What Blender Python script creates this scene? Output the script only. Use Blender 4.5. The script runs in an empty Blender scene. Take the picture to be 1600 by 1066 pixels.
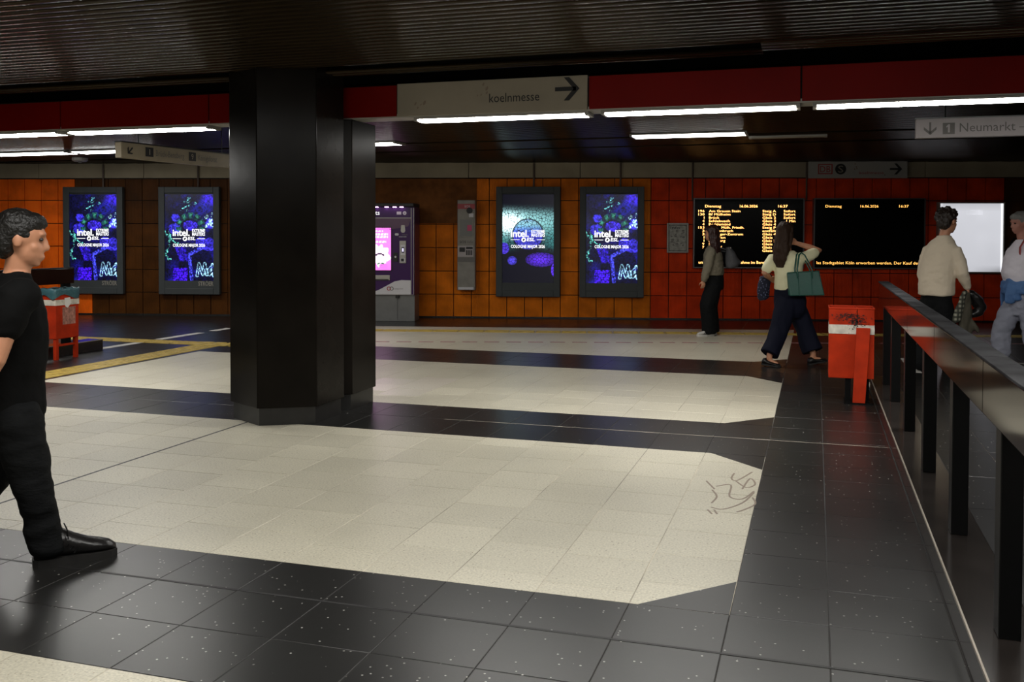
import bpy, bmesh, math, random
import numpy as np
from mathutils import Vector, Matrix, noise
random.seed(7)
PI = math.pi
sc = bpy.context.scene
C = sc.collection

# ------------------------------------------------------------------ camera, world, exposure
YAW, PIT, ROL, EYE, FPX = 0.305623, 0.0251587, -0.00272721, 1.52, 1502.905
cam = bpy.data.cameras.new('camera')
cam.sensor_width = 36.0
cam.lens = FPX / 1600 * 36
cam.shift_y = (404.66 - 533) / 1600
cam.clip_end = 200
co = bpy.data.objects.new('camera', cam)
C.objects.link(co)
cy, sy, cp, sp = math.cos(YAW), math.sin(YAW), math.cos(PIT), math.sin(PIT)
fwd = Vector((-sy * cp, cy * cp, -sp))
rgt = Vector((cy, sy, 0))
dwn = fwd.cross(rgt)
cr, sr = math.cos(ROL), math.sin(ROL)
r2 = cr * rgt + sr * dwn
d2 = -sr * rgt + cr * dwn
mm = Matrix((r2, -d2, -fwd)).transposed().to_4x4()
mm.translation = Vector((0, 0, EYE))
co.matrix_world = mm
sc.camera = co
w = bpy.data.worlds.new('world')
sc.world = w
w.use_nodes = True
w.node_tree.nodes['Background'].inputs[0].default_value = (0.02, 0.018, 0.016, 1)
w.node_tree.nodes['Background'].inputs[1].default_value = 0.3
sc.view_settings.view_transform = 'Standard'
sc.view_settings.look = 'None'
sc.view_settings.gamma = 1.0
sc.view_settings.use_curve_mapping = False
sc.view_settings.exposure = 0.0
sc.cycles.use_denoising = True
sc.cycles.max_bounces = 8
sc.cycles.sample_clamp_indirect = 6.0
LAMP = 46.0            # radiance of the fluorescent lenses


def pix(p):
    v = Vector(p) - Vector((0, 0, EYE))
    z = v.dot(fwd)
    return (800 + FPX * v.dot(r2) / z, 404.66 + FPX * v.dot(d2) / z, z)


# ------------------------------------------------------------------ materials
def lin(c):
    return tuple(((x / 255) / 12.92 if x / 255 <= .04045 else ((x / 255 + .055) / 1.055) ** 2.4) for x in c)


def N(nt, t, **kw):
    n = nt.nodes.new(t)
    for k, v in kw.items():
        setattr(n, k, v)
    return n


def mat(name, col, rough=.5, metal=0., spec=.5, var=0., vscale=6., bump=0., bscale=40., bstretch=(1, 1, 1), emit=None, estr=0., alpha=None,
        tint=0., coat=0.):
    m = bpy.data.materials.new(name)
    m.use_nodes = True
    nt = m.node_tree
    b = nt.nodes['Principled BSDF']
    b.inputs['Base Color'].default_value = (*col, 1)
    b.inputs['Roughness'].default_value = rough
    b.inputs['Metallic'].default_value = metal
    b.inputs['Specular IOR Level'].default_value = spec
    if coat:
        b.inputs['Coat Weight'].default_value = coat
        b.inputs['Coat Roughness'].default_value = .08
    if emit:
        b.inputs['Emission Color'].default_value = (*emit, 1)
        b.inputs['Emission Strength'].default_value = estr
    geo = None
    if var or bump:
        geo = N(nt, 'ShaderNodeNewGeometry')
    if var or tint:
        hsv = N(nt, 'ShaderNodeHueSaturation')
        hsv.inputs['Color'].default_value = (*col, 1)
        nt.links.new(hsv.outputs[0], b.inputs['Base Color'])
        val = N(nt, 'ShaderNodeMath', operation='ADD')
        val.inputs[0].default_value = 1.0
        if var:
            no = N(nt, 'ShaderNodeTexNoise')
            no.inputs['Scale'].default_value = vscale
            no.inputs['Detail'].default_value = 5
            nt.links.new(geo.outputs['Position'], no.inputs['Vector'])
            mr = N(nt, 'ShaderNodeMapRange')
            mr.inputs[1].default_value, mr.inputs[2].default_value = .3, .7
            mr.inputs[3].default_value, mr.inputs[4].default_value = 1 - var, 1 + var
            nt.links.new(no.outputs[0], mr.inputs[0])
            nt.links.new(mr.outputs[0], val.inputs[0])
        val.inputs[1].default_value = 0
        if tint:
            oi = N(nt, 'ShaderNodeObjectInfo')
            m2 = N(nt, 'ShaderNodeMapRange')
            m2.inputs[3].default_value, m2.inputs[4].default_value = -tint, tint
            nt.links.new(oi.outputs['Random'], m2.inputs[0])
            nt.links.new(m2.outputs[0], val.inputs[1])
        nt.links.new(val.outputs[0], hsv.inputs['Value'])
    if bump:
        mp = N(nt, 'ShaderNodeMapping')
        mp.inputs['Scale'].default_value = bstretch
        n2 = N(nt, 'ShaderNodeTexNoise')
        n2.inputs['Scale'].default_value = bscale
        n2.inputs['Detail'].default_value = 4
        bp = N(nt, 'ShaderNodeBump')
        bp.inputs['Strength'].default_value = bump
        bp.inputs['Distance'].default_value = .02
        nt.links.new(geo.outputs['Position'], mp.inputs[0])
        nt.links.new(mp.outputs[0], n2.inputs['Vector'])
        nt.links.new(n2.outputs[0], bp.inputs['Height'])
        nt.links.new(bp.outputs[0], b.inputs['Normal'])
    return m


def glow(name, col, s):
    m = bpy.data.materials.new(name)
    m.use_nodes = True
    nt = m.node_tree
    nt.nodes.remove(nt.nodes['Principled BSDF'])
    e = N(nt, 'ShaderNodeEmission')
    e.inputs[0].default_value = (*col, 1)
    e.inputs[1].default_value = s
    nt.links.new(e.outputs[0], nt.nodes['Material Output'].inputs[0])
    return m


def screen_mat(name, strength, gloss=.25):
    """a backlit picture: colours come from the mesh's own picture attribute, under a glossy pane"""
    m = bpy.data.materials.new(name)
    m.use_nodes = True
    nt = m.node_tree
    b = nt.nodes['Principled BSDF']
    a = N(nt, 'ShaderNodeAttribute', attribute_name='picture')
    b.inputs['Base Color'].default_value = (.006, .006, .008, 1)
    b.inputs['Roughness'].default_value = gloss
    nt.links.new(a.outputs['Color'], b.inputs['Emission Color'])
    b.inputs['Emission Strength'].default_value = strength
    return m


def terrazzo(name, base, speck, rough, dark):
    m = bpy.data.materials.new(name)
    m.use_nodes = True
    nt = m.node_tree
    L = nt.links.new
    b = nt.nodes['Principled BSDF']
    b.inputs['Specular IOR Level'].default_value = .36 if dark else .5
    geo = N(nt, 'ShaderNodeNewGeometry')
    oi = N(nt, 'ShaderNodeObjectInfo')
    big = N(nt, 'ShaderNodeTexNoise')
    big.inputs['Scale'].default_value = 1.3
    big.inputs['Detail'].default_value = 2
    L(geo.outputs['Position'], big.inputs['Vector'])
    fine = N(nt, 'ShaderNodeTexNoise')
    fine.inputs['Scale'].default_value = 95 if not dark else 60
    fine.inputs['Detail'].default_value = 3
    L(geo.outputs['Position'], fine.inputs['Vector'])
    s1 = N(nt, 'ShaderNodeMapRange')
    s1.inputs[1].default_value, s1.inputs[2].default_value = .1, .9
    s1.inputs[3].default_value, s1.inputs[4].default_value = .86, 1.1
    L(big.outputs[0], s1.inputs[0])
    s2 = N(nt, 'ShaderNodeMapRange')
    s2.inputs[1].default_value, s2.inputs[2].default_value = .3, .7
    s2.inputs[3].default_value, s2.inputs[4].default_value = (.8, 1.15) if not dark else (.94, 1.06)
    L(fine.outputs[0], s2.inputs[0])
    s3 = N(nt, 'ShaderNodeMapRange')
    s3.inputs[3].default_value, s3.inputs[4].default_value = .93, 1.05
    L(oi.outputs['Random'], s3.inputs[0])
    mu = N(nt, 'ShaderNodeMath', operation='MULTIPLY')
    L(s1.outputs[0], mu.inputs[0]); L(s2.outputs[0], mu.inputs[1])
    mu2 = N(nt, 'ShaderNodeMath', operation='MULTIPLY')
    L(mu.outputs[0], mu2.inputs[0]); L(s3.outputs[0], mu2.inputs[1])
    hsv = N(nt, 'ShaderNodeHueSaturation')
    hsv.inputs['Color'].default_value = (*base, 1)
    L(mu2.outputs[0], hsv.inputs['Value'])
    # stone chips
    vo = N(nt, 'ShaderNodeTexVoronoi')
    vo.inputs['Scale'].default_value = 40 if dark else 55
    L(geo.outputs['Position'], vo.inputs['Vector'])
    lt = N(nt, 'ShaderNodeMath', operation='LESS_THAN')
    lt.inputs[1].default_value = .17 if dark else .2
    L(vo.outputs['Distance'], lt.inputs[0])
    sep = N(nt, 'ShaderNodeSeparateColor')
    L(vo.outputs['Color'], sep.inputs[0])
    gt = N(nt, 'ShaderNodeMath', operation='GREATER_THAN')
    gt.inputs[1].default_value = .84 if dark else .72
    L(sep.outputs[0], gt.inputs[0])
    an = N(nt, 'ShaderNodeMath', operation='MULTIPLY')
    L(lt.outputs[0], an.inputs[0]); L(gt.outputs[0], an.inputs[1])
    mx = N(nt, 'ShaderNodeMix', data_type='RGBA')
    L(an.outputs[0], mx.inputs[0])
    L(hsv.outputs[0], mx.inputs[6])
    mx.inputs[7].default_value = (*speck, 1)
    L(mx.outputs[2], b.inputs['Base Color'])
    rr = N(nt, 'ShaderNodeMapRange')
    rr.inputs[1].default_value, rr.inputs[2].default_value = .1, .9
    rr.inputs[3].default_value, rr.inputs[4].default_value = rough - .018, rough + .05
    L(big.outputs[0], rr.inputs[0])
    L(rr.outputs[0], b.inputs['Roughness'])
    return m


def ribbed(name, col, rough=.45):
    """glazed wall tile with fine vertical ribs and grime"""
    m = mat(name, col, rough, spec=.1, var=.28, vscale=3.0, tint=.1)
    nt = m.node_tree
    tc = N(nt, 'ShaderNodeTexCoord')
    wv = N(nt, 'ShaderNodeTexWave', bands_direction='X')
    wv.inputs['Scale'].default_value = 14
    wv.inputs['Distortion'].default_value = .3
    bp = N(nt, 'ShaderNodeBump')
    bp.inputs['Strength'].default_value = .5
    bp.inputs['Distance'].default_value = .006
    nt.links.new(tc.outputs['Object'], wv.inputs['Vector'])
    nt.links.new(wv.outputs[0], bp.inputs['Height'])
    nt.links.new(bp.outputs[0], nt.nodes['Principled BSDF'].inputs['Normal'])
    return m


M = {}
M['tile_light'] = terrazzo('pale_terrazzo', (.61, .57, .45), (.33, .28, .20), .38, False)
M['tile_dark'] = terrazzo('dark_terrazzo', (.0135, .0132, .0125), (.34, .33, .30), .30, True)
M['tile_patch'] = terrazzo('new_pale_terrazzo', (.70, .65, .55), (.4, .35, .3), .3, False)
M['grout'] = mat('grout', (.47, .43, .35), .85, var=.65, vscale=2.2)
M['yellow'] = mat('tactile_yellow', (.50, .36, .08), .5, var=.25, vscale=9)
M['white_line'] = mat('white_marking', (.52, .50, .46), .55, var=.2, vscale=9)
M['pink_line'] = mat('faded_pink_marking', (.36, .16, .17), .6, var=.5, vscale=14)
M['ink'] = mat('brown_ink', (.26, .20, .15), .5)
M['ochre'] = ribbed('ochre_tile', (.68, .165, .006))
M['redtile'] = ribbed('red_orange_tile', (.66, .045, .004))
M['orange'] = ribbed('orange_tile', (.92, .14, .006))
M['browntile'] = ribbed('brown_tile', (.072, .024, .004))
M['wallback'] = mat('wall_mortar', (.012, .007, .005), .9)
M['header'] = mat('cream_header', (.34, .29, .205), .6, spec=.2, var=.15, vscale=2)
M['skirt'] = mat('black_skirting', (.012, .011, .010), .35, var=.2)
M['plaster'] = mat('dark_plaster', (.05, .045, .04), .8)
M['slat'] = mat('bronze_slat', (.030, .021, .012), .2, metal=.42, spec=0., var=.12, vscale=1.2)
M['void'] = mat('ceiling_void', (.006, .006, .006), .9)
M['fascia'] = mat('red_fascia', (.20, .004, .0015), .45, spec=.1, var=.12, vscale=1.5)
M['fascia_edge'] = mat('fascia_underside', (.42, .40, .36), .45)
M['cream'] = mat('cream_sign_face', (.36, .315, .245), .5, spec=.2, var=.07, vscale=3)
M['signwhite'] = mat('white_sign_face', (.44, .40, .40), .45, spec=.2, var=.05)
M['black'] = mat('black_print', (.012, .011, .011), .55)
M['dbred'] = mat('red_print', (.40, .02, .02), .5)
M['grey_print'] = mat('grey_print', (.14, .13, .12), .5)
M['column'] = mat('black_enamel_column', (.011, .009, .0072), .2, spec=.06, var=.25, vscale=2.5, bump=.03, bscale=6)
M['plinth'] = mat('black_stone_plinth', (.012, .0115, .011), .4, var=.3, vscale=12)
M['rail'] = mat('polished_black_stone', (.010, .007, .005), .09, spec=.36, var=.2, vscale=5)
M['railtop'] = mat('worn_black_stone', (.03, .03, .032), .3, metal=.09, spec=0., var=.5, vscale=7)
M['post'] = mat('black_post_paint', (.004, .004, .004), .4, spec=.15)
M['curb'] = mat('polished_dark_plinth', (.022, .018, .016), .16, var=.2, vscale=5)
M['curbedge'] = mat('worn_metal_edge', (.45, .40, .33), .4, metal=.6)
M['adframe'] = mat('grey_display_housing', (.055, .062, .064), .45, spec=.3, var=.06)
M['rod'] = mat('brown_rod', (.09, .06, .045), .5)
M['led'] = glow('led_amber', (1.0, .46, .13), 4.0)
M['led2'] = glow('led_yellow', (1.0, .50, .11), 2.1)
M['board'] = mat('board_black', (.003, .003, .003), .2, spec=.08)
M['boardframe'] = mat('board_edge', (.14, .13, .13), .35, metal=.6)
M['inkwhite'] = glow('screen_white', (1, 1, 1), 1.3)
M['lamp'] = glow('fluorescent_lens', (1.0, .98, .93), LAMP)
M['lamp_far'] = glow('wide_fluorescent_lens', (1.0, .98, .93), LAMP * .42)
M['deadlamp'] = mat('unlit_lens', (.30, .28, .24), .4)
M['housing'] = mat('lamp_housing', (.35, .33, .30), .45)
M['binred'] = mat('red_bin_enamel', (.40, .026, .005), .5, spec=.15, var=.22, vscale=7)
M['binwhite'] = mat('scuffed_white_band', (.60, .56, .48), .5, var=.25, vscale=16)
M['soot'] = mat('soot_smear', (.02, .014, .012), .8)
M['bagteal'] = mat('teal_liner', (.04, .115, .135), .35, bump=.5, bscale=30)
M['paper'] = mat('torn_paper', (.72, .70, .66), .7)
M['poster_ghost'] = mat('sticker_residue', (.36, .16, .12), .8, var=.5, vscale=30)
M['purple'] = mat('purple_machine', (.050, .013, .090), .3, spec=.3)
M['purple2'] = mat('mauve_panel', (.10, .042, .092), .3)
M['mgrey'] = mat('grey_steel', (.18, .18, .175), .42, metal=.4, var=.1)
M['msilver'] = mat('silver_steel', (.42, .40, .36), .35, metal=.5)
M['mwhite'] = mat('white_vinyl', (.62, .60, .62), .45)
M['phonegrey'] = mat('grey_help_point', (.24, .225, .195), .45, var=.12, vscale=9)
M['helpred'] = mat('help_point_red', (.34, .03, .04), .45)
M['pinklabel'] = mat('pink_label', (.55, .05, .15), .45)
M['notice'] = mat('notice_paper', (.34, .33, .29), .5, var=.3, vscale=22)
M['steel'] = mat('notice_frame', (.30, .29, .26), .4, metal=.4)
# people
M['skin'] = mat('skin', (.54, .25, .14), .5, var=.08, vscale=12)
M['skin_tan'] = mat('tanned_skin', (.50, .22, .16), .5, var=.1, vscale=12)
M['blackcloth'] = mat('black_jersey', (.0035, .0035, .0035), .85, spec=.12, bump=.35, bscale=14)
M['blacktrouser'] = mat('black_trousers', (.005, .0055, .006), .8, spec=.15, bump=.5, bscale=10, bstretch=(1, 1, 2.2))
M['leather'] = mat('black_leather', (.009, .008, .008), .32, bump=.15, bscale=60)
M['sole'] = mat('rubber_sole', (.012, .011, .010), .6)
M['hair_black'] = mat('black_hair', (.006, .005, .004), .45, bump=.6, bscale=60)
M['hair_brown'] = mat('dark_brown_hair', (.018, .010, .006), .45, bump=.6, bscale=60, bstretch=(1, 1, .2))
M['hair_chestnut'] = mat('chestnut_hair', (.034, .016, .008), .55, spec=.25, bump=.6, bscale=60, bstretch=(1, 1, .2))
M['hair_red'] = mat('auburn_hair', (.030, .007, .004), .45, bump=.6, bscale=60, bstretch=(1, 1, .2))
M['hair_grey'] = mat('grey_hair', (.22, .215, .20), .5, bump=.6, bscale=60)
M['eye'] = mat('eye', (.04, .03, .025), .2)
M['olive'] = mat('olive_jacket_cloth', (.19, .165, .115), .8, bump=.4, bscale=22)
M['greybag'] = mat('grey_bag_cloth', (.06, .06, .065), .6, bump=.3, bscale=18)
M['sneaker'] = mat('white_sneaker', (.60, .58, .54), .5)
M['yellowtop'] = mat('pale_yellow_knit', (.88, .84, .55), .8, bump=.3, bscale=26)
M['navy'] = mat('navy_trousers', (.006, .007, .017), .8, spec=.15, bump=.4, bscale=12, bstretch=(1, 1, .4))
M['green'] = mat('dark_green_leather', (.012, .085, .062), .38, var=.1, bump=.1, bscale=80)
M['beige'] = mat('beige_sweatshirt', (.74, .63, .48), .85, bump=.35, bscale=18)
M['darkolive'] = mat('olive_coat', (.075, .066, .045), .85, bump=.4, bscale=18)
M['whiteshirt'] = mat('white_tshirt', (.88, .83, .90), .8, bump=.4, bscale=12)
M['bluejacket'] = mat('blue_jacket', (.085, .19, .42), .7, bump=.5, bscale=18)
M['paleblue'] = mat('pale_jeans', (.32, .33, .40), .8, bump=.5, bscale=14)
M['redstrap'] = mat('red_strap', (.35, .06, .06), .6)


def pattern_mat(name, a, b_, scale, kind):
    m = mat(name, a, .8)
    nt = m.node_tree
    tc = N(nt, 'ShaderNodeTexCoord')
    bs = nt.nodes['Principled BSDF']
    mx = N(nt, 'ShaderNodeMix', data_type='RGBA')
    mx.inputs[6].default_value = (*a, 1)
    mx.inputs[7].default_value = (*b_, 1)
    if kind == 'dots':
        v = N(nt, 'ShaderNodeTexVoronoi')
        v.inputs['Scale'].default_value = scale
        lt = N(nt, 'ShaderNodeMath', operation='LESS_THAN')
        lt.inputs[1].default_value = .26
        nt.links.new(tc.outputs['Object'], v.inputs['Vector'])
        nt.links.new(v.outputs['Distance'], lt.inputs[0])
        nt.links.new(lt.outputs[0], mx.inputs[0])
    else:
        ws = []
        for d in ('X', 'Z'):
            wv = N(nt, 'ShaderNodeTexWave', bands_direction=d)
            wv.inputs['Scale'].default_value = scale
            nt.links.new(tc.outputs['Object'], wv.inputs['Vector'])
            ws.append(wv)
        mu = N(nt, 'ShaderNodeMath', operation='MULTIPLY')
        nt.links.new(ws[0].outputs[0], mu.inputs[0]); nt.links.new(ws[1].outputs[0], mu.inputs[1])
        nt.links.new(mu.outputs[0], mx.inputs[0])
    nt.links.new(mx.outputs[2], bs.inputs['Base Color'])
    return m


M['dots'] = pattern_mat('navy_dotted_cloth', (.008, .010, .030), (.16, .18, .30), 38, 'dots')
M['plaid'] = pattern_mat('plaid_flannel', (.035, .036, .026), (.40, .39, .30), 6.5, 'plaid')


# ------------------------------------------------------------------ mesh helpers
class MB:
    def __init__(s):
        s.v, s.f, s.mi = [], [], []
        s.cur = 0

    def add(s, vs, fs):
        o = len(s.v)
        s.v += [tuple(v) for v in vs]
        s.f += [tuple(i + o for i in f) for f in fs]
        s.mi += [s.cur] * len(fs)
        return s

    def box(s, x0, x1, y0, y1, z0, z1):
        return s.add([(x0, y0, z0), (x1, y0, z0), (x1, y1, z0), (x0, y1, z0), (x0, y0, z1), (x1, y0, z1), (x1, y1, z1), (x0, y1, z1)],
                     [(0, 3, 2, 1), (4, 5, 6, 7), (0, 1, 5, 4), (1, 2, 6, 5), (2, 3, 7, 6), (3, 0, 4, 7)])

    def prism(s, poly, z0, z1):          # poly counter-clockwise in xy
        n = len(poly)
        return s.add([(x, y, z0) for x, y in poly] + [(x, y, z1) for x, y in poly],
                     [tuple(range(n - 1, -1, -1)), tuple(range(n, 2 * n))] + [(i, (i + 1) % n, (i + 1) % n + n, i + n) for i in range(n)])

    def plate(s, poly, y0, y1):          # poly in xz (counter-clockwise seen from -y), thickness y0..y1
        n = len(poly)
        return s.add([(x, y0, z) for x, z in poly] + [(x, y1, z) for x, z in poly],
                     [tuple(range(n)), tuple(range(2 * n - 1, n - 1, -1))] + [((i + 1) % n, i, i + n, (i + 1) % n + n) for i in range(n)])

    def frame(s, x0, x1, z0, z1, b, y0, y1):
        s.box(x0, x0 + b, y0, y1, z0, z1); s.box(x1 - b, x1, y0, y1, z0, z1)
        s.box(x0 + b, x1 - b, y0, y1, z0, z0 + b); s.box(x0 + b, x1 - b, y0, y1, z1 - b, z1)
        return s

    def rings(s, rr, n=14, cap=True):    # rr: list of (center, ax, ay)
        vs, fs = [], []
        for c, ax, ay in rr:
            for k in range(n):
                t = 2 * PI * k / n
                vs.append(c + ax * math.cos(t) + ay * math.sin(t))
        for i in range(len(rr) - 1):
            for k in range(n):
                a, b = i * n + k, i * n + (k + 1) % n
                fs.append((a, b, b + n, a + n))
        if cap:
            fs.append(tuple(range(n - 1, -1, -1)))
            m = (len(rr) - 1) * n
            fs.append(tuple(range(m, m + n)))
        return s.add(vs, fs)

    def tube(s, pts, rad, n=10, ref=None, round_ends=True):
        pts = [Vector(p) for p in pts]
        if not isinstance(rad, (list, tuple)):
            rad = [rad] * len(pts)
        rad = [(r, r) if not isinstance(r, tuple) else r for r in rad]
        rr = []
        prev = Vector(ref) if ref else None
        for i, p in enumerate(pts):
            t = (pts[min(i + 1, len(pts) - 1)] - pts[max(i - 1, 0)]).normalized()
            if prev is None:
                prev = Vector((0, 0, 1)) if abs(t.z) < .9 else Vector((1, 0, 0))
            a = (prev - t * prev.dot(t)).normalized()
            b = t.cross(a)
            prev = a
            rr.append((p, a * rad[i][0], b * rad[i][1], t))
        out = []
        if round_ends:
            p, a, b, t = rr[0]
            for q in (.9, .5):
                k = math.sqrt(1 - q * q)
                out.append((p - t * min(a.length, b.length) * q, a * k, b * k))
        out += [(p, a, b) for p, a, b, t in rr]
        if round_ends:
            p, a, b, t = rr[-1]
            for q in (.5, .9):
                k = math.sqrt(1 - q * q)
                out.append((p + t * min(a.length, b.length) * q, a * k, b * k))
        return s.rings(out, n)

    def ball(s, c, ax, ay, az, n=14, m=8):
        c, ax, ay, az = Vector(c), Vector(ax), Vector(ay), Vector(az)
        rr = []
        for i in range(1, m):
            t = PI * i / m
            rr.append((c - az * math.cos(t), ax * math.sin(t), ay * math.sin(t)))
        return s.rings(rr, n)

    def mesh(s, name, mats, smooth=False):
        me = bpy.data.meshes.new(name)
        me.from_pydata(s.v, [], s.f)
        for m in (mats if isinstance(mats, list) else [mats]):
            me.materials.append(m)
        if any(s.mi):
            me.polygons.foreach_set('material_index', s.mi)
        if smooth:
            me.polygons.foreach_set('use_smooth', [True] * len(me.polygons))
        me.update()
        return me

    def build(s, name, m, parent=None, loc=(0, 0, 0), rz=0, smooth=False, bevel=0, seg=2):
        o = bpy.data.objects.new(name, s.mesh(name, m, smooth))
        C.objects.link(o)
        o.location = loc
        o.rotation_euler = (0, 0, rz)
        o.parent = parent
        if bevel:
            b = o.modifiers.new('bevel', 'BEVEL')
            b.width = bevel
            b.segments = seg
            b.limit_method = 'ANGLE'
        return o


def thing(name, label, cat, loc=(0, 0, 0), rz=0, group=None):
    o = bpy.data.objects.new(name, None)
    o.empty_display_size = .1
    C.objects.link(o)
    o.location = loc
    o.rotation_euler = (0, 0, rz)
    o['label'] = label
    o['category'] = cat
    if group:
        o['group'] = group
    return o


def tag(o, label=None, cat=None, group=None, kind=None):
    for k, v in (('label', label), ('category', cat), ('group', group), ('kind', kind)):
        if v:
            o[k] = v
    return o


def copy_part(src, parent, loc=None):
    c = src.copy()
    C.objects.link(c)
    c.parent = parent
    if loc is not None:
        c.location = loc
    return c


CAP = .69


def txt(body, x, z, wd, h, m, parent, y=0., name='lettering', thick=.0015, slant=0., rise=0., bold=0., spacing=1.0):
    """flat lettering fitted to a box wd x h, lower left at (x, z) in the parent's xz plane, facing -y"""
    cu = bpy.data.curves.new(name, 'FONT')
    cu.body = body
    cu.resolution_u = 2
    cu.space_character = spacing
    cu.offset = bold
    ob = bpy.data.objects.new(name, cu)
    me = bpy.data.meshes.new_from_object(ob)
    bpy.data.objects.remove(ob)
    bpy.data.curves.remove(cu)
    n = len(me.vertices)
    a = np.empty(n * 3)
    me.vertices.foreach_get('co', a)
    a = a.reshape(-1, 3)
    lo, hi = a.min(0), a.max(0)
    q = (a - lo) / np.maximum(hi - lo, 1e-6)
    q[:, 1] = a[:, 1] / CAP
    b = np.stack([x + q[:, 0] * wd + q[:, 1] * slant, np.full(n, y - thick), z + q[:, 1] * h + q[:, 0] * rise], 1)
    me.vertices.foreach_set('co', b.reshape(-1))
    me.materials.clear()
    me.materials.append(m)
    me.name = name
    me.update()
    o = bpy.data.objects.new(name, me)
    C.objects.link(o)
    o.parent = parent
    return o


def picture(name, wd, ht, nx, ny, fn, m, parent, loc):
    """a screen of nx x ny cells, each with its colour from fn(u right, v down)"""
    xs = np.linspace(0, wd, nx + 1); zs = np.linspace(ht, 0, ny + 1)
    X, Z = np.meshgrid(xs, zs)
    v = np.stack([X, np.zeros_like(X), Z], -1).reshape(-1, 3)
    i, j = np.meshgrid(np.arange(nx), np.arange(ny))
    a = (j * (nx + 1) + i).reshape(-1)
    f = np.stack([a + nx + 1, a + nx + 2, a + 1, a], 1)
    me = bpy.data.meshes.new(name)
    me.from_pydata(v.tolist(), [], f.tolist())
    U, V = np.meshgrid((np.arange(nx) + .5) / nx, (np.arange(ny) + .5) / ny)
    col = np.clip(fn(U, V), 0, 1.6).reshape(-1, 3)
    at = me.color_attributes.new('picture', 'FLOAT_COLOR', 'CORNER')
    full = np.ones((len(col) * 4, 4))
    full[:, :3] = np.repeat(col, 4, 0)
    at.data.foreach_set('color', full.reshape(-1))
    me.materials.append(m)
    o = bpy.data.objects.new(name, me)
    C.objects.link(o)
    o.parent = parent
    o.location = loc
    return o


# ------------------------------------------------------------------ setting: floor
WA = math.atan(.2446)                     # the far wall runs at this angle to the floor grid
WU = Vector((math.cos(WA), math.sin(WA), 0))
WN = Vector((-math.sin(WA), math.cos(WA), 0))
WP = Vector((0, 17.93, 0))


def wall_pt(u, dist, z=0.):
    return WP + WU * u - WN * dist + Vector((0, 0, z))


def clip(poly, planes):
    for a, b, c in planes:               # keep a*x + b*y <= c
        out = []
        for i in range(len(poly)):
            p, q = poly[i], poly[(i + 1) % len(poly)]
            dp, dq = a * p[0] + b * p[1] - c, a * q[0] + b * q[1] - c
            if dp <= 0:
                out.append(p)
            if dp * dq < 0:
                t = dp / (dp - dq)
                out.append((p[0] + t * (q[0] - p[0]), p[1] + t * (q[1] - p[1])))
        poly = out
        if len(poly) < 3:
            return []
    return poly


def area(p):
    return .5 * sum(p[i][0] * p[(i + 1) % len(p)][1] - p[(i + 1) % len(p)][0] * p[i][1] for i in range(len(p)))


def rect(x0, x1, y0, y1):
    return [(x0, y0), (x1, y0), (x1, y1), (x0, y1)]


def wallside(dist):                       # points at least dist in front of the wall
    k = WP.dot(WN) - dist
    return (WN.x, WN.y, k)


def beyond(dist):
    a, b, c = wallside(dist)
    return (-a, -b, -c)


floor = tag(MB().box(-18, 8, -4.5, 22, -.12, -.0016).build('floor', M['grout']), kind='structure')
T = .405
RE, LE = -.313, -7.6                      # right and left ends of the pale bands
tiles = []                                # (poly, material key)


def lay(x0, x1, y0, y1, xs, ys, key, planes=(), colshift=None):
    for i in range(len(xs) - 1):
        sh = colshift(i) if colshift else 0
        yy = ys if not sh else [ys[0]] + [v + sh for v in ys[:-1] if ys[0] + .12 < v + sh < ys[-1] - .1] + [ys[-1]]
        for j in range(len(yy) - 1):
            g = .0022
            p = clip(rect(xs[i] + g, xs[i + 1] - g, yy[j] + g, yy[j + 1] - g), planes)
            if len(p) >= 3 and area(p) > .004:
                tiles.append((p, key))


def cols(a, b, step=T):                   # seams from the right end leftwards
    r = [b]
    while r[-1] - step > a + .08:
        r.append(r[-1] - step)
    return sorted(r + [a])


def rows(a, b, step):
    r = [a]
    while r[-1] + step < b - .09:
        r.append(r[-1] + step)
    return r + [b]


def ch(right, near, far):                 # cut corners at the right end of a band
    s = .42
    out = []
    if near is not None:
        out.append((1, -.95, RE - .95 * (near + .39)))
    if far is not None:
        out.append((1, .95, RE + .95 * (far - .39)))
    return out


def other(planes):
    return [(-a, -b, -c) for a, b, c in planes]


XF = -12.6
R = random.Random(3)
sh = {k: R.choice([0, 0, 0, .13, .2, .27]) for k in range(60)}
band = [('tile_light', 0.4, 2.75, .395), ('tile_dark', 2.75, 3.90, .39), ('tile_light', 3.90, 6.79, .393), ('tile_dark', 6.79, 7.91, .57),
        ('tile_light', 7.91, 10.63, .389), ('tile_dark', 10.63, 11.87, .41)]
for key, a, b, st in band:
    lx = LE if a > 7 else XF
    xs = cols(lx, RE)
    if key == 'tile_light':
        pl = ch(1, a, b)
        lay(0, 0, 0, 0, xs, rows(a, b, st), key, pl, (lambda i: sh[i % 60]) if a > 3 else None)
        for q in other(pl):               # the dark corner pieces
            lay(0, 0, 0, 0, [RE - .44, RE], [a, (a + b) / 2, b], 'tile_dark', [q])
    else:
        lay(0, 0, 0, 0, xs, rows(a, b, st), key)
# third pale band, a wedge that ends along the wall
pl3 = [wallside(1.72)] + ch(1, 11.87, None)
lay(0, 0, 0, 0, cols(LE, RE), rows(11.87, 16.6, .39), 'tile_light', pl3)
lay(0, 0, 0, 0, [RE - .44, RE], [11.87, 12.4], 'tile_dark', other(ch(1, 11.87, None)))
lay(0, 0, 0, 0, cols(LE, RE), rows(13.5, 19.2, .5), 'tile_dark', [beyond(1.722), wallside(0.0)])
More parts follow.
